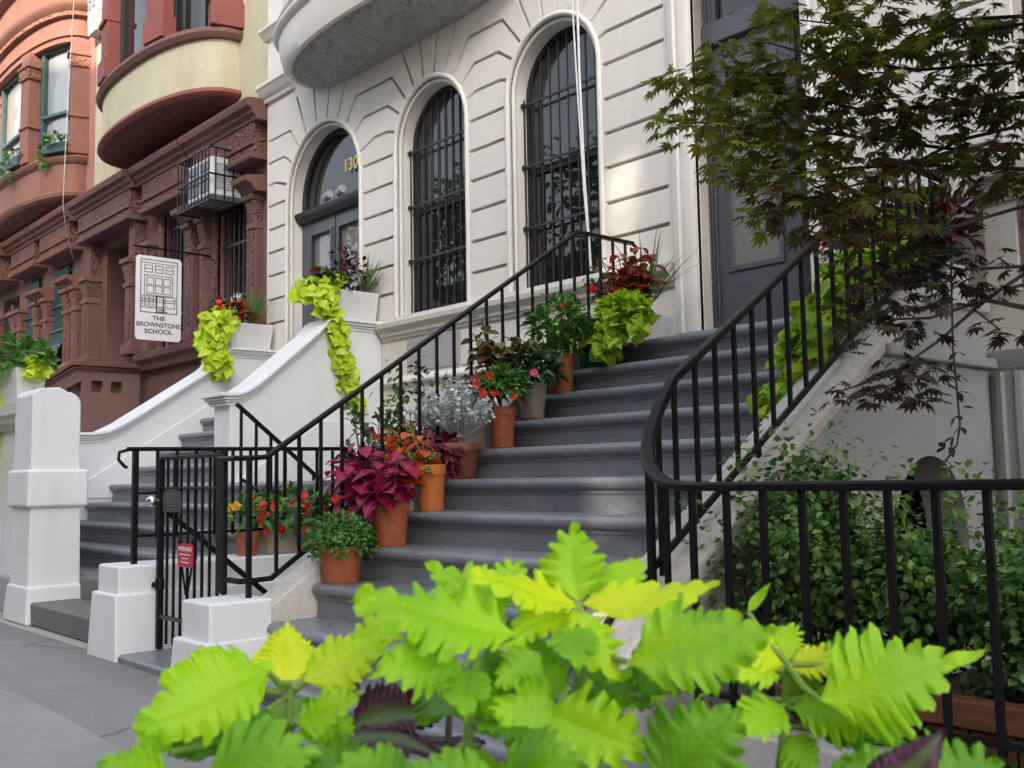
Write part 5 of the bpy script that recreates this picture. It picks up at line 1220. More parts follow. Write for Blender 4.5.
# fallen leaves on the treads
m = MB()
for k in range(3, 11):
    for _ in range(16):
        z, y = tread(k); x = random.choice((U(-4.4, -2.9), U(-4.45, -4.0), U(-3.0, -2.75))); leaf(m, Vector((x, y+.14-abs(random.gauss(0, .09)), z+.004)), Vector((U(-1, 1), U(-1, 1), 0)), UP, U(.008, .032), U(.003, .010), 'oval', rnd(), .3, -.2)
o = m.build('fallen_leaves', L_dead); o['kind'] = 'stuff'; o['label'] = 'few dry fallen leaves scattered on the grey steps'; o['category'] = 'leaves'
# ------------------------------------------------------------------ shrubs
def shrub(name, label, cat, c, rx, ry, rz, n, L, W, mat, shape='oval', nst=9, grp=None, lumps=7):
    t = thing(name, label, cat, (c[0], c[1], 0), grp); c = Vector(c)
    s_ = MB(); m = MB()
    for i in range(nst):
        a = U(0, 2*PI); q = c+Vector((math.cos(a)*rx*.7, math.sin(a)*ry*.7, rz*U(-.1, .8))); p = Vector((c.x+U(-.08, .08), c.y+U(-.08, .08), max(0.0, c.z-rz*1.2)))
        s_.tube([p, p.lerp(q, .5)+rvec()*.05, q], [.012, .008, .004], 5)
    s_.build('stem', stemd_m, t)
    for i in range(lumps):
        v = rvec(); v.z = abs(v.z)*.9-.35
        dome(m, c+Vector((v.x*rx*.62, v.y*ry*.62, v.z*rz*.62)), rx*U(.35, .6), ry*U(.35, .6), rz*U(.3, .55), n//(lumps+2), L, W, shape, (0, 1), low=-.9, spread=.9, inner=.7)
    dome(m, c, rx, ry, rz, 2*n//(lumps+2), L, W, shape, (0, .7), low=-.9, spread=.9, inner=.9)
    for i in range(int(n/90)):      # leafy shoots that break the outline
        v = rvec(); v.z = abs(v.z)*.8+.15
        p = c+Vector((v.x*rx*.85, v.y*ry*.85, v.z*rz*.85)); q = p+(v+UP*.6)*U(.08, .2)
        for j in range(9):
            r = p.lerp(q, j/8); d = rvec()+v*.4; leaf(m, r, d, UP+rvec()*.4, L*U(.8, 1.1), W*U(.8, 1.1), shape, U(.4, 1), .25, .2)
    m.build('foliage', mat, t); return t
# areaway shrub on the left behind the pots
shrub('shrub', 'tall dark green shrub growing between the potted plants and the white cheek wall', 'shrub', (-5.9, 4.5, 1.02), .55, .42, .82, 3000, .062, .022, L_bush, nst=14)
shrub('shrub', 'slender dark shrub whose upper shoots show against the neighbouring white cheek wall', 'shrub', (-6.55, 4.55, 1.1), .34, .30, .62, 1100, .06, .021, L_bush, nst=8, lumps=5)
# cedar boxes and box shrubs behind the front fence
for i, (x0, x1, y0, y1, h_, lab) in enumerate(((-2.02, -1.50, 3.0, 3.4, .33, 'reddish cedar plank planter box behind the fence nearest the stoop'), (-1.47, -.55, 3.0, 3.45, .37, 'reddish cedar plank planter box under the right hand shrub'))):
    t = thing('planter_box', lab, 'planter box', ((x0+x1)/2, y0, 0))
    for k in range(2): MB().box(x0, x1, y0, y0+.025, .012+k*(h_-.10)/2*1.0, .006+(k+1)*(h_-.10)/2).build('plank', wood_m, t, bev=.004)
    n_ = max(4, int((x1-x0)/.125))
    for k in range(n_):
        a = x0+(x1-x0)*k/n_; MB().box(a+.003, a+(x1-x0)/n_-.003, y0-.02, y0-.0005, .012, h_-.085).build('upright_board', wood_m, t, bev=.004)
    MB().box(x0-.02, x1+.02, y0-.035, y0+.045, h_-.08, h_).build('cap_board', wood_m, t, bev=.006)
    MB().box(x0, x0+.025, y0+.03, y1, .0, h_-.082).box(x1-.025, x1, y0+.03, y1, .0, h_-.082).box(x0, x1, y1, y1+.02, 0, h_-.05).build('side_board', wood_m, t)
    MB().box(x0+.026, x1-.026, y0+.03, y1-.001, .05, h_-.06).build('soil', soil_m, t)
shrub('shrub', 'glossy box shrub behind the fence pressed against the stoop wall', 'shrub', (-2.14, 3.42, .62), .34, .38, .38, 6200, .031, .0135, L_shrub, nst=10)
shrub('shrub', 'dense glossy green shrub in the middle of the fenced bed below the arch', 'shrub', (-1.74, 3.36, .56), .42, .30, .35, 6600, .031, .0135, L_shrub, nst=10)
shrub('shrub', 'tall glossy shrub at the right end of the fenced bed by the basement casing', 'shrub', (-1.15, 3.32, .56), .46, .30, .33, 6600, .031, .0135, L_shrub, nst=10)
shrub('shrub', 'pale tipped upright shrub standing higher than its neighbours before the cheek wall', 'shrub', (-2.16, 3.55, .86), .22, .22, .27, 2400, .032, .0135, L_shrub, nst=8, lumps=4)
m = MB()
for _ in range(700):
    p = Vector((U(-2.15, -.4), U(2.80, 3.0), U(.02, .30))); leaf(m, p, rvec(), UP+rvec()*.5, .035, .014, 'oval', rnd()*.6)
o = m.build('ground_ivy', L_bush); o['kind'] = 'stuff'; o['label'] = 'dark ivy ground cover along the foot of the front fence'; o['category'] = 'ivy'

# ------------------------------------------------------------------ red-leaved maple hanging in from the right
mp = thing('maple_tree', 'small maple with dark red and green leaves reaching over the fence from the right', 'tree', (-.62, 3.7, 0))
tr = MB(); tr.tube([(-.62, 3.7, -.02), (-.66, 3.68, .6), (-.60, 3.62, 1.2), (-.66, 3.55, 1.8), (-.55, 3.5, 2.4), (-.6, 3.45, 3.1), (-.5, 3.4, 3.9)], [.085, .07, .062, .055, .045, .035, .02], 12)
tr.build('trunk', bark_m, mp, smooth=True)
br = MB(); lf_ = MB(); ld_ = MB()
def px_path(pts): return [PT(*p) for p in pts]
def spray(mb, p, n, R_, L, cr, flat=.30):
    """one flat layered spray: leaves fan out on a thin drooping disc"""
    for _ in range(n):
        a = U(0, 2*PI); k = math.sqrt(rnd()); q = p+Vector((math.cos(a)*k*R_, math.sin(a)*k*R_, U(-1, 1)*R_*flat-.18*k*k*R_))
        d = Vector((math.cos(a)+U(-.7, .7), math.sin(a)+U(-.7, .7), U(-.7, .1))); maple_leaf(mb, q, d, UP+rvec()*.55, L*U(.7, 1.2), min(1, max(0, U(*cr))))
D0 = 2.9
# limbs given as surveyed points (pixel, pixel, metres), tip first, all ending at the trunk off to the right
limbs = [
 ([(690, 78, 3.2), (740, 90, 3.2), (800, 95, 3.15), (870, 112, 3.05), (950, 105, 3.0), (1040, 95, 3.0)], 1),
 ([(672, 118, 3.1), (735, 128, 3.1), (800, 130, 3.1), (880, 140, 3.05), (960, 150, 3.0), (1045, 150, 3.0)], 1),
 ([(715, 165, 3.0), (780, 175, 3.0), (850, 168, 3.0), (920, 165, 2.95), (1045, 170, 2.95)], 1),
 ([(760, 215, 2.9), (820, 195, 2.9), (890, 175, 2.9), (960, 140, 2.9), (1045, 120, 2.95)], 0),
 ([(800, 20, 3.0), (870, 28, 3.0), (950, 20, 3.0), (1045, 15, 3.0)], 1),
 ([(740, 35, 3.2), (830, 60, 3.1), (920, 70, 3.0), (1045, 60, 3.0)], 1),
 ([(850, 235, 2.7), (900, 240, 2.7), (960, 225, 2.75), (1045, 200, 2.8)], 0),
 ([(838, 392, 2.6), (890, 375, 2.6), (940, 340, 2.6), (985, 300, 2.65), (1045, 260, 2.7)], 0),
 ([(900, 250, 2.7), (960, 270, 2.65), (1045, 265, 2.7)], 0),
 ([(870, 320, 2.7), (930, 318, 2.65), (985, 300, 2.65)], 0),
 ([(1000, 330, 2.6), (975, 310, 2.6), (1000, 290, 2.65), (1045, 280, 2.7)], 0),
 ([(880, 60, 2.9), (930, 40, 2.9), (1045, 20, 2.9)], 1)]
for pts, hi in limbs:
    P_ = px_path(pts); end = P_[-1]; tz = max(.9, min(3.6, end.z-.15)); P_.append(Vector((-.60, 3.5, tz)))
    br.tube(P_[::-1], [max(.0022, (.020 if i == 0 else .0075)-.0055*i/(len(P_)-1)) for i in range(len(P_))], 6)
br.build('branch', bark_m, mp, smooth=True)
# leaf sprays: (px, py, depth, radius in m, leaf count, tone low, tone high); left tips coloured brighter, as if lit
sprays = [
 (668, 80, 3.2, .05, 14, .5, 1), (690, 72, 3.2, .06, 22, .5, 1), (705, 92, 3.2, .09, 34, .4, 1), (735, 70, 3.2, .11, 50, .5, 1), (760, 95, 3.15, .12, 52, .3, 1), (720, 50, 3.2, .05, 18, .6, 1), (780, 60, 3.15, .12, 55, .4, .95),
 (672, 118, 3.1, .05, 14, .4, .9), (700, 125, 3.1, .08, 30, .4, .95), (735, 120, 3.1, .11, 46, .2, .9), (770, 128, 3.1, .12, 52, .3, .9), (800, 110, 3.1, .13, 55, 0, .6), (820, 75, 3.1, .13, 60, .1, .8),
 (720, 165, 3.0, .05, 16, .3, .8), (755, 160, 3.0, .10, 40, .2, .8), (795, 165, 3.0, .12, 52, .2, .8), (830, 140, 3.0, .13, 60, 0, .5), (780, 195, 2.95, .11, 46, .1, .7), (815, 200, 2.9, .13, 56, 0, .6), (850, 185, 2.9, .13, 56, 0, .6), (760, 215, 2.9, .05, 14, .1, .5), (835, 228, 2.9, .10, 34, 0, .4),
 (800, 15, 3.0, .12, 55, .5, 1), (850, 20, 3.0, .13, 55, .3, .9), (900, 15, 3.0, .12, 48, .2, .8), (850, 60, 3.0, .13, 60, .1, .8), (890, 45, 3.0, .10, 30, .3, .8), (940, 30, 2.95, .10, 28, .3, .9), (985, 15, 2.95, .13, 58, .2, .8), (1015, 40, 2.95, .12, 52, .1, .7), (1010, 80, 2.9, .13, 56, 0, .5), (975, 60, 2.9, .12, 48, .1, .6),
 (860, 105, 3.0, .14, 60, 0, .4), (900, 95, 3.0, .10, 30, .1, .6), (930, 110, 3.0, .09, 24, .2, .7), (965, 100, 2.9, .12, 40, .1, .6), (1015, 120, 2.9, .13, 56, 0, .5), (880, 150, 2.95, .12, 44, 0, .5), (915, 135, 2.95, .10, 26, .1, .7), (945, 155, 2.9, .09, 20, .1, .7), (985, 140, 2.9, .10, 26, .1, .6), (1018, 165, 2.85, .12, 50, 0, .4),
 (905, 175, 2.9, .09, 22, 0, .4), (870, 205, 2.8, .11, 40, 0, .4), (900, 225, 2.75, .08, 22, 0, .4), (965, 165, 2.85, .05, 8, .1, .5), (1010, 190, 2.8, .07, 14, 0, .4)]
for (x, y, d, r, n, c0, c1) in sprays: spray(lf_, PT(x, y, d), int(n*1.05), r*1.25, .050, (min(1, c0+.08), min(1, c1+.12)), .42)
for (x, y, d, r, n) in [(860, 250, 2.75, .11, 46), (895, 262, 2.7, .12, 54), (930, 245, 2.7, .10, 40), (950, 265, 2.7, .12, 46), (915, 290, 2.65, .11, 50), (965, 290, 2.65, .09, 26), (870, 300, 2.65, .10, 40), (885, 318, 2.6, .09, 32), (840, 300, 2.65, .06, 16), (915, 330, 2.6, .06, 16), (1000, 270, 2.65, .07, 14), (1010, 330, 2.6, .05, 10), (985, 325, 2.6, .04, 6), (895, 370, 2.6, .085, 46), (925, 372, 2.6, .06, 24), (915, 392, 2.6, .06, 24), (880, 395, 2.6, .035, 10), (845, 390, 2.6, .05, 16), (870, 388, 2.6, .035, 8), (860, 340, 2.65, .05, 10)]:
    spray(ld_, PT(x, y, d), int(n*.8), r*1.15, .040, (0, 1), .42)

nb = 0
while nb < 420:          # the rest of the crown, right of and above the picture
    q = Vector((U(-3.2, 2.2), U(1.9, 5.2), U(1.7, 5.0))); d_ = (q-Vector((0, 0, H))); z_ = d_.dot(CF)
    sx_, sy_ = 512+FOC*d_.dot(CR)/z_, 384-FOC*d_.dot(CU)/z_
    if (sx_ < 1130 and sy_ > -120) or (q.x+.5)**2/6.5+(q.y-3.4)**2/2.6+(q.z-3.4)**2/3 > 1: continue
    nb += 1; spray(lf_, q, 34, .26, .085, (0, .8), .5)
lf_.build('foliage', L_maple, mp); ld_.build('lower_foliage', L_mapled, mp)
# thin vine dangling in front of the arch
vn = thing('hanging_vine', 'thin trailing vine with few small leaves dangling before the arched opening under the stoop', 'vine', PT(945, 470, 3.6))
pts = [(951, 262, 3.5), (953, 350, 3.55), (957, 390, 3.6), (960, 425, 3.6), (957, 445, 3.6), (945, 462, 3.6)]
m = MB(); m.tube(px_path(pts), .004, 5); m.build('stem', stemd_m, vn, smooth=True)
m = MB()
for (x, y) in ((957, 352), (953, 362), (960, 375), (958, 392), (962, 407), (956, 416), (961, 427), (954, 437), (952, 447), (946, 460), (945, 448)):
    for _ in range(2): leaf(m, PT(x, y, 3.59), Vector((U(-1, 1), U(-.6, .6), U(-.8, .1))), UP+rvec()*.4, .042, .012, 'oval', U(.2, 1), .2, .2)
m.build('foliage', L_mapled, vn)

# ------------------------------------------------------------------ foreground lime coleus (close to the lens)
def big_leaf(mb, base, tip, nrm, W, col, teeth=7, ruffle=.05, curl=.2, tooth=.22, tipc=0.0, seed=0, heart=.0):
    """a frilled coleus blade: irregular forward-pointing lobes, each nicked again, on a puckered, folded surface"""
    rs = random.Random(seed*13+5); d = tip-base; L = d.length; d.normalize(); s = d.cross(nrm).normalized(); n = s.cross(d).normalized()
    NT, NU = 96, 6; vs = []; cs = []
    nl = max(5, teeth) if tooth > .05 else teeth; small = teeth >= 10
    cuts = []
    for sd in (0, 1):
        e = [0.0]
        while e[-1] < 1.0: e.append(e[-1]+(1/nl)*rs.uniform(.7, 1.3))
        cuts.append((e, [rs.uniform(.65, 1.25) for _ in e], [rs.uniform(-1, 1) for _ in e]))
    bend = rs.uniform(-.09, .09); fold = rs.uniform(.08, .42); w1, w2 = rs.uniform(0, 6), rs.uniform(0, 6); tw = rs.uniform(-.35, .35)
    for i in range(NT+1):
        t = i/NT
        env = (math.sin(PI*min(1, t**.78))**.85)*(1.0+.12*math.cos(PI*t))*1.02 if 0 < t < 1 else 0
        for j in range(-NU, NU+1):
            u = j/NU; sd = 0 if u < 0 else 1; au = abs(u)
            e, am, zz = cuts[sd]
            k = 0
            while k < len(e)-2 and e[k+1] <= t: k += 1
            fr_ = (t-e[k])/(e[k+1]-e[k]); a_ = am[k]
            lob = min(1.0, 1.2*(4*fr_*(1-fr_))**.7)*(.65+.35*fr_)
            nick = 0 if small else .5+.5*math.cos(2*PI*fr_*2.6+1)
            wi = W*env*(1-tooth*.8); wo = W*env*(1-tooth*1.15+tooth*1.85*lob*a_*(1-.22*nick)); bl = max(0, (au-.35)/.65)**.8
            w_ = wi*(1-bl)+wo*bl
            fwd = .26*W*lob*bl*au*a_
            edge = max(0, au-.5)/.5
            ruf = ruffle*W*3.6*(zz[k]*lob+.5*math.sin(2*PI*t*nl*.9+w1+2*sd))*edge**1.4*min(1, t/.1)
            z = (fold+tw*u)*W*au*env*.9-.35*W*au**2.6*env*(.3+t)-curl*L*t*t+ruf+L*.018*math.sin(7*t+w2)+.02*L*math.sin(11*t+3*u+w1)*au
            vs.append(base+d*(L*t+fwd)+s*(u*w_+bend*L*math.sin(PI*t))+n*z)
            c_ = col+heart*(1-au)*max(0, .75-t)+rs.uniform(-.02, .02)+.05*math.sin(5*t+w1)
            cs.append((min(1, max(0, c_)), au, t*1.0, 1))
    nu = 2*NU+1
    fs = [(i*nu+j, i*nu+j+1, (i+1)*nu+j+1, (i+1)*nu+j) for i in range(NT) for j in range(2*NU)]
    mb.add(vs, fs, cs)
def fg_plant(label, stem, leaves, mat=L_fg, stem_mat=stem_m, thick=.0045, ground=0.0, extra=None):
    if extra is None: extra = 3 if mat is L_fg else 0
    """stem: surveyed points from the top down; leaves: (base px,py,d, tip px,py,d, width m, tone, facing, options)"""
    P_ = px_path(stem); foot = P_[-1].copy(); foot.z = ground; foot.x += .02; foot.y -= .02
    t = thing('coleus_plant', label, 'plant', foot)
    st = MB(); st.tube(P_+[P_[-1].lerp(foot, .5)+Vector((.01, 0, 0)), foot], [thick*.6]+[thick*.9]*(len(P_)-1)+[thick*1.2, thick*1.4], 8)
    m = MB(); back = -CF
    for i, lf in enumerate(leaves):
        (bx, by, bd), (tx, ty, td), W, col = lf[:4]; face = lf[4] if len(lf) > 4 else .5; o = lf[5] if len(lf) > 5 else {}
        b_, tp_ = PT(bx, by, bd), PT(tx, ty, td)
        # petiole back to the nearest stem point
        near = min(P_, key=lambda q: (q-b_).length+(.03 if q.z > b_.z+.02 else 0))
        if (near-b_).length > .006: st.tube([near, near.lerp(b_, .5)-UP*.004, b_], [.0032, .0028, .0022], 6)
        big_leaf(m, b_, tp_, (UP*(1-face)+back*face+CR*o.get('lean', 0)).normalized(), W*.80, max(.02, col-.0009*max(0, by-680)), seed=len(label)*7+i, **{k: v for k, v in o.items() if k != 'lean'})  # lower leaves get a darker tone, painting in their backlit look
    # smaller leaves in opposite pairs down the stem
    if extra:
        rs = random.Random(len(label)); tot = [P_[0].lerp(P_[1], .3)]+P_[1:]+[P_[-1].lerp(foot, q) for q in (.06, .12)]
        for i in range(extra):
            q = i/extra*(len(tot)-1); c_ = tot[int(q)].lerp(tot[min(len(tot)-1, int(q)+1)], q-int(q)); a0 = rs.uniform(0, 6.28)
            for sd in (0, PI):
                dv = Vector((math.cos(a0+sd), math.sin(a0+sd), rs.uniform(-.25, .35))); b_ = c_+dv*rs.uniform(.012, .03); L_ = rs.uniform(.04, .075)
                st.tube([c_, b_], [.0022, .0018], 6)
                big_leaf(m, b_, b_+dv.normalized()*L_, (UP*.9+Vector((rs.uniform(-.5, .5), rs.uniform(-.5, .5), 0))-CF*.35).normalized(), L_*rs.uniform(.30, .40), rs.uniform(.08, .5), seed=i*2+int(sd)+len(label), tooth=.3, curl=rs.uniform(.1, .4), ruffle=.06)
    st.build('stem', stem_mat, t, smooth=True); ob = m.build('foliage', mat, t, smooth='all')
    return t
A_ = .78
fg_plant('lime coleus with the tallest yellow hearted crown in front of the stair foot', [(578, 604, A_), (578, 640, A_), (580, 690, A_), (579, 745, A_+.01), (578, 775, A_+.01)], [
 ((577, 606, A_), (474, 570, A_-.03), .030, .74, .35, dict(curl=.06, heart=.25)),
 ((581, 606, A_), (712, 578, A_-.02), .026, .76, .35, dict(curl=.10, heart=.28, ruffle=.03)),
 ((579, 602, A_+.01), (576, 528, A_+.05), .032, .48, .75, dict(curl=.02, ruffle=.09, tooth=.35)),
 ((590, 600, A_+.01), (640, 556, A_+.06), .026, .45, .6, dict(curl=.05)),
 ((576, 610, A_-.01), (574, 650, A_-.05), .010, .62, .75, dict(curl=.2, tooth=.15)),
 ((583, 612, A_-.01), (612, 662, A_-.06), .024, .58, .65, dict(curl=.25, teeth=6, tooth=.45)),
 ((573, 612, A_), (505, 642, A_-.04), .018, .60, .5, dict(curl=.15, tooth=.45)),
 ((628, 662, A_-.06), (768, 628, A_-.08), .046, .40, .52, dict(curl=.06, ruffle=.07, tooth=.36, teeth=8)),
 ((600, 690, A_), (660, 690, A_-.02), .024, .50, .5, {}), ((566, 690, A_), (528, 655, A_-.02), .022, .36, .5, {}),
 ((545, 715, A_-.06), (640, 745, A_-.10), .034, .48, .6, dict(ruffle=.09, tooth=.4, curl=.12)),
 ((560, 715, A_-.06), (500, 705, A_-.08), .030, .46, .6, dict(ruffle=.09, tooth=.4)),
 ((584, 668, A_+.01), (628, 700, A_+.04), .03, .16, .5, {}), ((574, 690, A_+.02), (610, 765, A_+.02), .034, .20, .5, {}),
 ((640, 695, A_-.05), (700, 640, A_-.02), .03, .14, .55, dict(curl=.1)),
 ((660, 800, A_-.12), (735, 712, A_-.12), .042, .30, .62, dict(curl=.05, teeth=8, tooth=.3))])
B_ = .74
fg_plant('broad leaved lime coleus standing between the two yellow topped ones at left', [(478, 640, B_), (473, 690, B_), (468, 740, B_), (464, 775, B_)], [
 ((514, 636, B_-.02), (360, 590, B_-.05), .037, .44, .45, dict(curl=.10, ruffle=.08, tooth=.42, teeth=7)),
 ((506, 618, B_+.03), (430, 566, B_+.05), .026, .46, .6, dict(curl=.05, tooth=.4)),
 ((488, 610, B_+.04), (520, 560, B_+.06), .024, .50, .6, dict(tooth=.4)),
 ((462, 668, B_-.03), (388, 662, B_-.07), .024, .36, .55, dict(curl=.25, ruffle=.08, tooth=.4)),
 ((470, 664, B_), (505, 735, B_+.02), .030, .16, .45, dict(curl=.15)),
 ((480, 660, B_+.02), (552, 640, B_+.03), .030, .22, .5, dict(curl=.15)), ((478, 690, B_+.01), (525, 705, B_), .024, .42, .55, dict(tooth=.4)),
 ((540, 655, B_), (500, 680, B_-.02), .02, .4, .6, {}),
 ((500, 790, B_-.10), (415, 770, B_-.14), .034, .36, .6, dict(ruffle=.07, tooth=.3)), ((500, 785, B_-.08), (560, 760, B_-.12), .036, .34, .6, dict(tooth=.3)),
 ((400, 800, B_-.10), (350, 765, B_-.12), .030, .30, .6, {})])
C_ = .80
fg_plant('lime coleus with one bright yellow cupped top leaf beside the short wall block', [(290, 684, C_), (289, 720, C_), (288, 760, C_), (287, 778, C_)], [
 ((289, 686, C_), (286, 628, C_+.02), .030, .92, .82, dict(curl=.02, teeth=14, tooth=.12, ruffle=.02, heart=.08)),
 ((268, 672, C_-.03), (140, 722, C_-.10), .040, .48, .50, dict(curl=.06, teeth=9, tooth=.25)),
 ((262, 690, C_-.02), (236, 655, C_+.02), .026, .55, .6, dict(heart=.2)),
 ((303, 682, C_), (382, 640, C_+.02), .026, .60, .58, dict(heart=.2, curl=.1)),
 ((345, 660, C_+.02), (420, 612, C_+.04), .022, .52, .6, dict(curl=.12, tooth=.4)),
 ((298, 722, C_-.02), (352, 692, C_-.03), .022, .46, .6, dict(tooth=.35)), ((284, 722, C_-.02), (232, 742, C_-.06), .026, .44, .6, dict(tooth=.35)),
 ((235, 752, C_-.04), (178, 690, C_-.02), .044, .14, .6, dict(curl=.05)), ((255, 750, C_-.02), (235, 712, C_), .02, .62, .6, {}),
  ((280, 740, C_+.02), (235, 790, C_), .036, .18, .5, {}),
 ((345, 785, C_-.06), (335, 735, C_-.04), .028, .28, .7, {}), ((170, 752, C_-.08), (142, 720, C_-.10), .014, .40, .6, {}),
 ((200, 785, C_-.14), (290, 752, C_-.16), .040, .38, .6, dict(tooth=.35)), ((170, 790, C_-.1), (110, 765, C_-.14), .028, .44, .6, {}),
 ((305, 715, C_), (330, 740, C_-.02), .018, .52, .6, {}), ((318, 705, C_+.01), (352, 728, C_), .018, .45, .5, dict(tooth=.4))])
D_ = .86
fg_plant('yellow topped lime coleus in front of the black fence bars', [(787, 664, D_), (786, 700, D_), (783, 740, D_), (778, 778, D_)], [
 ((788, 666, D_), (860, 654, D_-.02), .020, .92, .5, dict(teeth=10, tooth=.3, curl=.05, heart=.1)),
 ((785, 664, D_), (750, 636, D_-.02), .020, .74, .6, dict(heart=.2, tooth=.3)), ((787, 660, D_+.01), (798, 622, D_+.04), .022, .52, .75, dict(tooth=.5)),
 ((775, 668, D_), (742, 672, D_-.03), .022, .58, .6, {}),
 ((820, 700, D_-.05), (950, 655, D_-.06), .046, .46, .50, dict(curl=.05, ruffle=.05, tooth=.36, teeth=7)),
 ((830, 686, D_), (862, 650, D_+.02), .024, .5, .6, dict(tooth=.4)),
 ((940, 662, D_-.05), (986, 652, D_-.05), .007, .46, .5, dict(tooth=.02, curl=-.1)),
 ((782, 705, D_-.01), (748, 722, D_-.06), .024, .46, .62, dict(tooth=.35)), ((792, 708, D_-.01), (884, 712, D_-.05), .028, .44, .5, dict(tooth=.4, curl=.12)),
 ((868, 712, D_-.02), (894, 690, D_), .012, .34, .5, {}), ((795, 700, D_+.01), (812, 660, D_+.01), .022, .20, .7, {}),
 ((790, 735, D_), (815, 765, D_-.03), .022, .45, .6, {}), ((765, 665, D_+.02), (752, 622, D_+.04), .020, .46, .6, {}),
 ((752, 690, D_+.01), (735, 625, D_+.03), .026, .30, .7, {}), ((748, 612, D_-.0), (772, 585, D_+.0), .006, .44, .5, dict(tooth=.02, curl=-.15))])
E_ = .66
fg_plant('lower lime coleus leaves with pointed lobes beside the purple leaf at bottom right', [(905, 790, E_), (903, 815, E_), (900, 850, E_)], [
 ((905, 800, E_), (858, 762, E_-.02), .032, .34, .6, dict(tooth=.45)), ((910, 800, E_), (905, 738, E_+.06), .030, .36, .7, dict(tooth=.5)),
 ((915, 800, E_), (1000, 762, E_), .034, .34, .6, dict(tooth=.5)), ((930, 810, E_), (960, 750, E_+.03), .03, .32, .6, dict(tooth=.4)), ((880, 800, E_+.02), (830, 790, E_), .03, .34, .6, {})])
fg_plant('purple coleus leaf with green rim at the bottom right edge', [(890, 800, .60), (888, 830, .60)], [
 ((858, 806, .60), (942, 733, .60), .019, .8, .62, dict(tooth=.06, teeth=14, curl=.0, ruffle=.01))], L_fgd, stemd_m)
G_ = .95
fg_plant('dark purple coleus growing low between the lime coleus plants', [(450, 700, G_), (448, 740, G_), (440, 780, G_)], [
 ((352, 728, G_), (428, 712, G_-.03), .034, .7, .55, dict(tooth=.10, teeth=14)), ((340, 738, G_-.02), (440, 742, G_-.05), .026, .3, .4, dict(tooth=.1)),
 ((450, 700, G_+.02), (418, 692, G_), .020, .6, .5, dict(tooth=.1)), ((500, 695, G_+.05), (545, 690, G_+.04), .022, .6, .5, dict(tooth=.1)), ((440, 760, G_), (480, 740, G_), .02, .4, .5, dict(tooth=.1)),
 ((360, 700, G_+.04), (330, 688, G_+.05), .02, .5, .5, dict(tooth=.1))], L_fgd, stemd_m, .004)
# bed the foreground plants grow from
pb = MB(); pb.box(-1.35, .25, .35, .95, -.02, .12)
o = pb.build('planting_bed', soil_m, bev=.03); o['kind'] = 'structure'
# ------------------------------------------------------------------ across the street (seen in the window reflections, shades the block)
SUNH = Vector((.63, -.78)); EL = R(27)
def far_house(x0, x1, h, mat, label, y=-17.0, cut=0):
    t = thing('row_house', label, 'house', (x0, y, 0))
    ops = []; xs = []
    n = max(2, int((x1-x0)/2.1))
    for f in range(int((h-1.5)/3.4)):
        for k in range(n):
            xa = x0+(x1-x0)*(k+.5)/n; ops.append(rect(xa-.5, xa+.5, 1.2+3.4*f, 3.3+3.4*f))
    plate('wall', rect(x0, x1, 0, h), ops, y-.4, y, mat, t)
    MB().box(x0+cut, x1, y-8, y-.41, 0, h-.2).build('body', mat, t)
    MB().box(x0+.2, x1-.2, y-.30, y-.29, .5, h-.8).build('window_pane', glass_m, t)
    MB().box(x0-.1, x1+.1, y-.1, y+.4, h-.7, h).build('cornice', mat, t, bev=.05)
# two tall houses with a slot shaped between them to throw the sun patches
far_house(-60, -26.1, 10, brick_m, 'far brick block at the end of the opposite side of the street')
far_house(-26, -12.0, 13, brick_m, 'long brick row house far up the opposite side of the street')
far_house(-11.9, -1.0, 21, brick_m, 'brick row house opposite the brownstones')
far_house(-.9, 13.28, 23.0, brick_m, 'tall brick apartment house opposite the stoop')
far_house(13.78, 30, 23.0, brick_m, 'tall brick apartment house beyond the narrow sunlit gap', cut=7.5)
lk = thing('sun_slot_blocks', 'unseen brick blocks added in the gap between the apartment houses to shape the sun patches', 'house', (13, -19, 0))
MB().box(13.285, 13.775, -17.4, -17.1, 0, 13.5).build('wall', brick_m, lk)  # added blocks leave two openings that cut the sun into patches
MB().box(13.285, 13.775, -17.4, -17.1, 14.9, 17.4).build('mid_sun_block', brick_m, lk)
MB().box(13.285, 13.775, -17.4, -17.1, 18.7, 22.9).build('upper_sun_block', brick_m, lk)
m = MB()
for _ in range(50): leaf(m, Vector((U(13.28, 13.78), -17.0, U(17.4, 18.7))), rvec(), Vector((.6, .8, .2))+rvec()*.5, U(.15, .3), U(.06, .11), 'oval', rnd())
m.build('ivy', L_tree, lk)  # leaves added in the upper opening to dapple the sun patch
for i, (x, y, r, lab) in enumerate(((-13.5, -8.8, 2.6, 'leafy street tree opposite the brownstones'), (4.5, -9.5, 2.3, 'leafy street tree opposite the long stoop'), (-20.5, -9.0, 2.8, 'leafy street tree farther up the opposite kerb'), (-27.5, -9.2, 2.8, 'leafy street tree farthest up the opposite kerb'))):
    t = thing('street_tree', lab, 'tree', (x, y, 0))
    m = MB(); m.tube([(x, y, -.15), (x+.1, y, 2.5), (x-.1, y+.1, 5.0), (x, y, 9)], [.2, .16, .12, .05], 10)
    for k in range(7): a = U(0, 6.3); m.tube([(x, y, 3.6+.3*k), (x+math.cos(a)*r*.6, y+math.sin(a)*r*.6, 5+.4*k)], [.07, .02], 6)
    m.build('trunk', bark_m, t, smooth=True)
    m = MB()
    for k in range(14):
        v = rvec(); dome(m, Vector((x, y, 8.0))+Vector((v.x*r*.75, v.y*r*.75, v.z*3.0)), r*.5, r*.5, 1.3, 170, .30, .12, 'oval', (0, 1), low=-1, spread=.9, inner=.8)
    m.build('crown', L_tree, t)

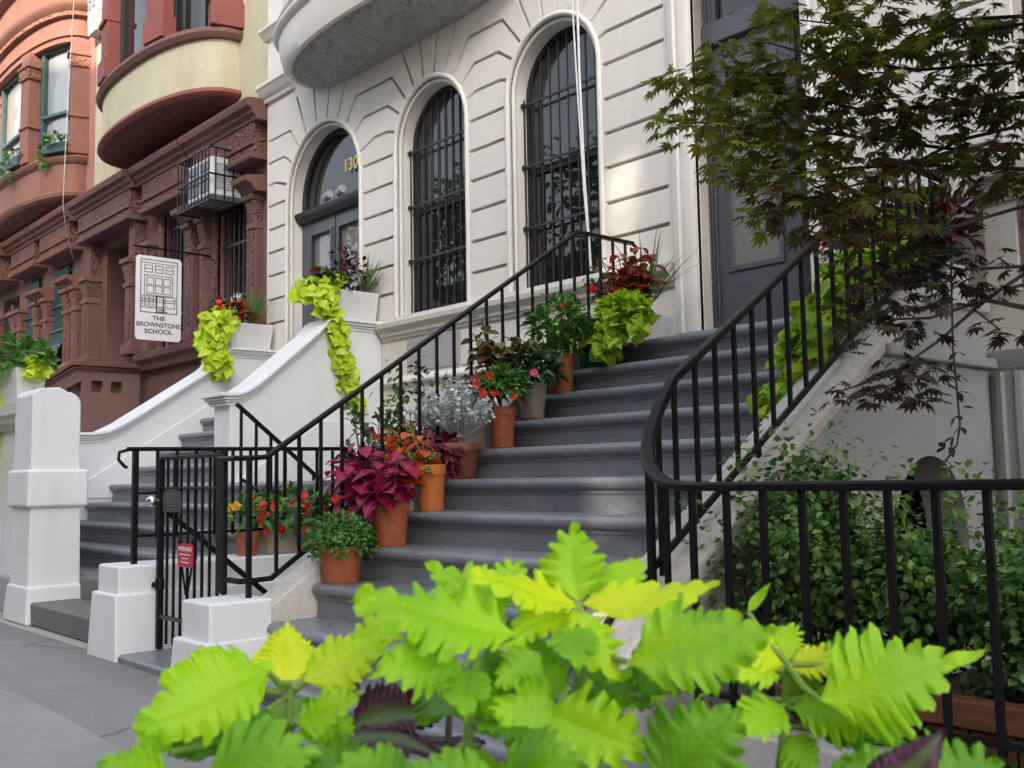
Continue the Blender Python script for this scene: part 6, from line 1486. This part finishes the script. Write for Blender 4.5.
ns = thing('stoop', 'unseen stoop wall added beyond the right edge of the picture to shade the side wall', 'stoop', (2.2, 4.5, 0))
MB().prism([(2.7, -.02), (2.7, .5), (5.1, 2.0), (5.9, 2.0), (5.9, -.02)], 'x', 2.0, 2.3).build('cheek_wall', sidewall_m, ns, bev=.02)  # added out of view to cut light reaching the main stoop's side
for k in range(11): MB().box(2.31, 4.2, 5.1-.278*k, 5.9 if k == 0 else 5.1-.278*(k-1), -.02, 1.933-.18*k).build('step', step_m, ns, bev=.015)
# ------------------------------------------------------------------ light, air, camera
w = bpy.data.worlds.new('World'); sc.world = w; w.use_nodes = True
nt = w.node_tree; bg = nt.nodes['Background']
sk = N(nt, 'ShaderNodeTexSky', sky_type='NISHITA'); sk.sun_disc = False; sk.sun_elevation = EL
sk.sun_rotation = math.atan2(SUNH.x, SUNH.y); sk.air_density = 1.0; sk.dust_density = 3.0; sk.ozone_density = 1.0
hs = N(nt, 'ShaderNodeHueSaturation'); hs.inputs['Saturation'].default_value = .44
nt.links.new(sk.outputs[0], hs.inputs['Color']); nt.links.new(hs.outputs[0], bg.inputs['Color']); bg.inputs['Strength'].default_value = .15
su = bpy.data.lights.new('sun', 'SUN'); su.energy = 2.1; su.angle = R(.5); su.color = (1, .87, .70)
so = bpy.data.objects.new('sun', su); COL.objects.link(so)
dirv = Vector((SUNH.x*math.cos(EL), SUNH.y*math.cos(EL), math.sin(EL)))
so.rotation_euler = dirv.to_track_quat('Z', 'Y').to_euler(); so.location = (6, -8, 12)
cd = bpy.data.cameras.new('camera'); co = bpy.data.objects.new('camera', cd); COL.objects.link(co)
cd.sensor_width = 17.3; cd.sensor_fit = 'HORIZONTAL'; cd.lens = FOC/1024*17.3; cd.clip_start = .05; cd.clip_end = 500
co.matrix_world = Matrix(((CR.x, CU.x, -CF.x, 0), (CR.y, CU.y, -CF.y, 0), (CR.z, CU.z, -CF.z, H), (0, 0, 0, 1)))
cd.dof.use_dof = True; cd.dof.focus_distance = 5.9; cd.dof.aperture_fstop = 5.6
sc.camera = co
vs_ = sc.view_settings; vs_.view_transform = 'Standard'; vs_.look = 'None'; vs_.gamma = 1; vs_.exposure = 2.03
sc.cycles.max_bounces = 8; sc.cycles.diffuse_bounces = 4; sc.cycles.transmission_bounces = 4; sc.cycles.use_denoising = True
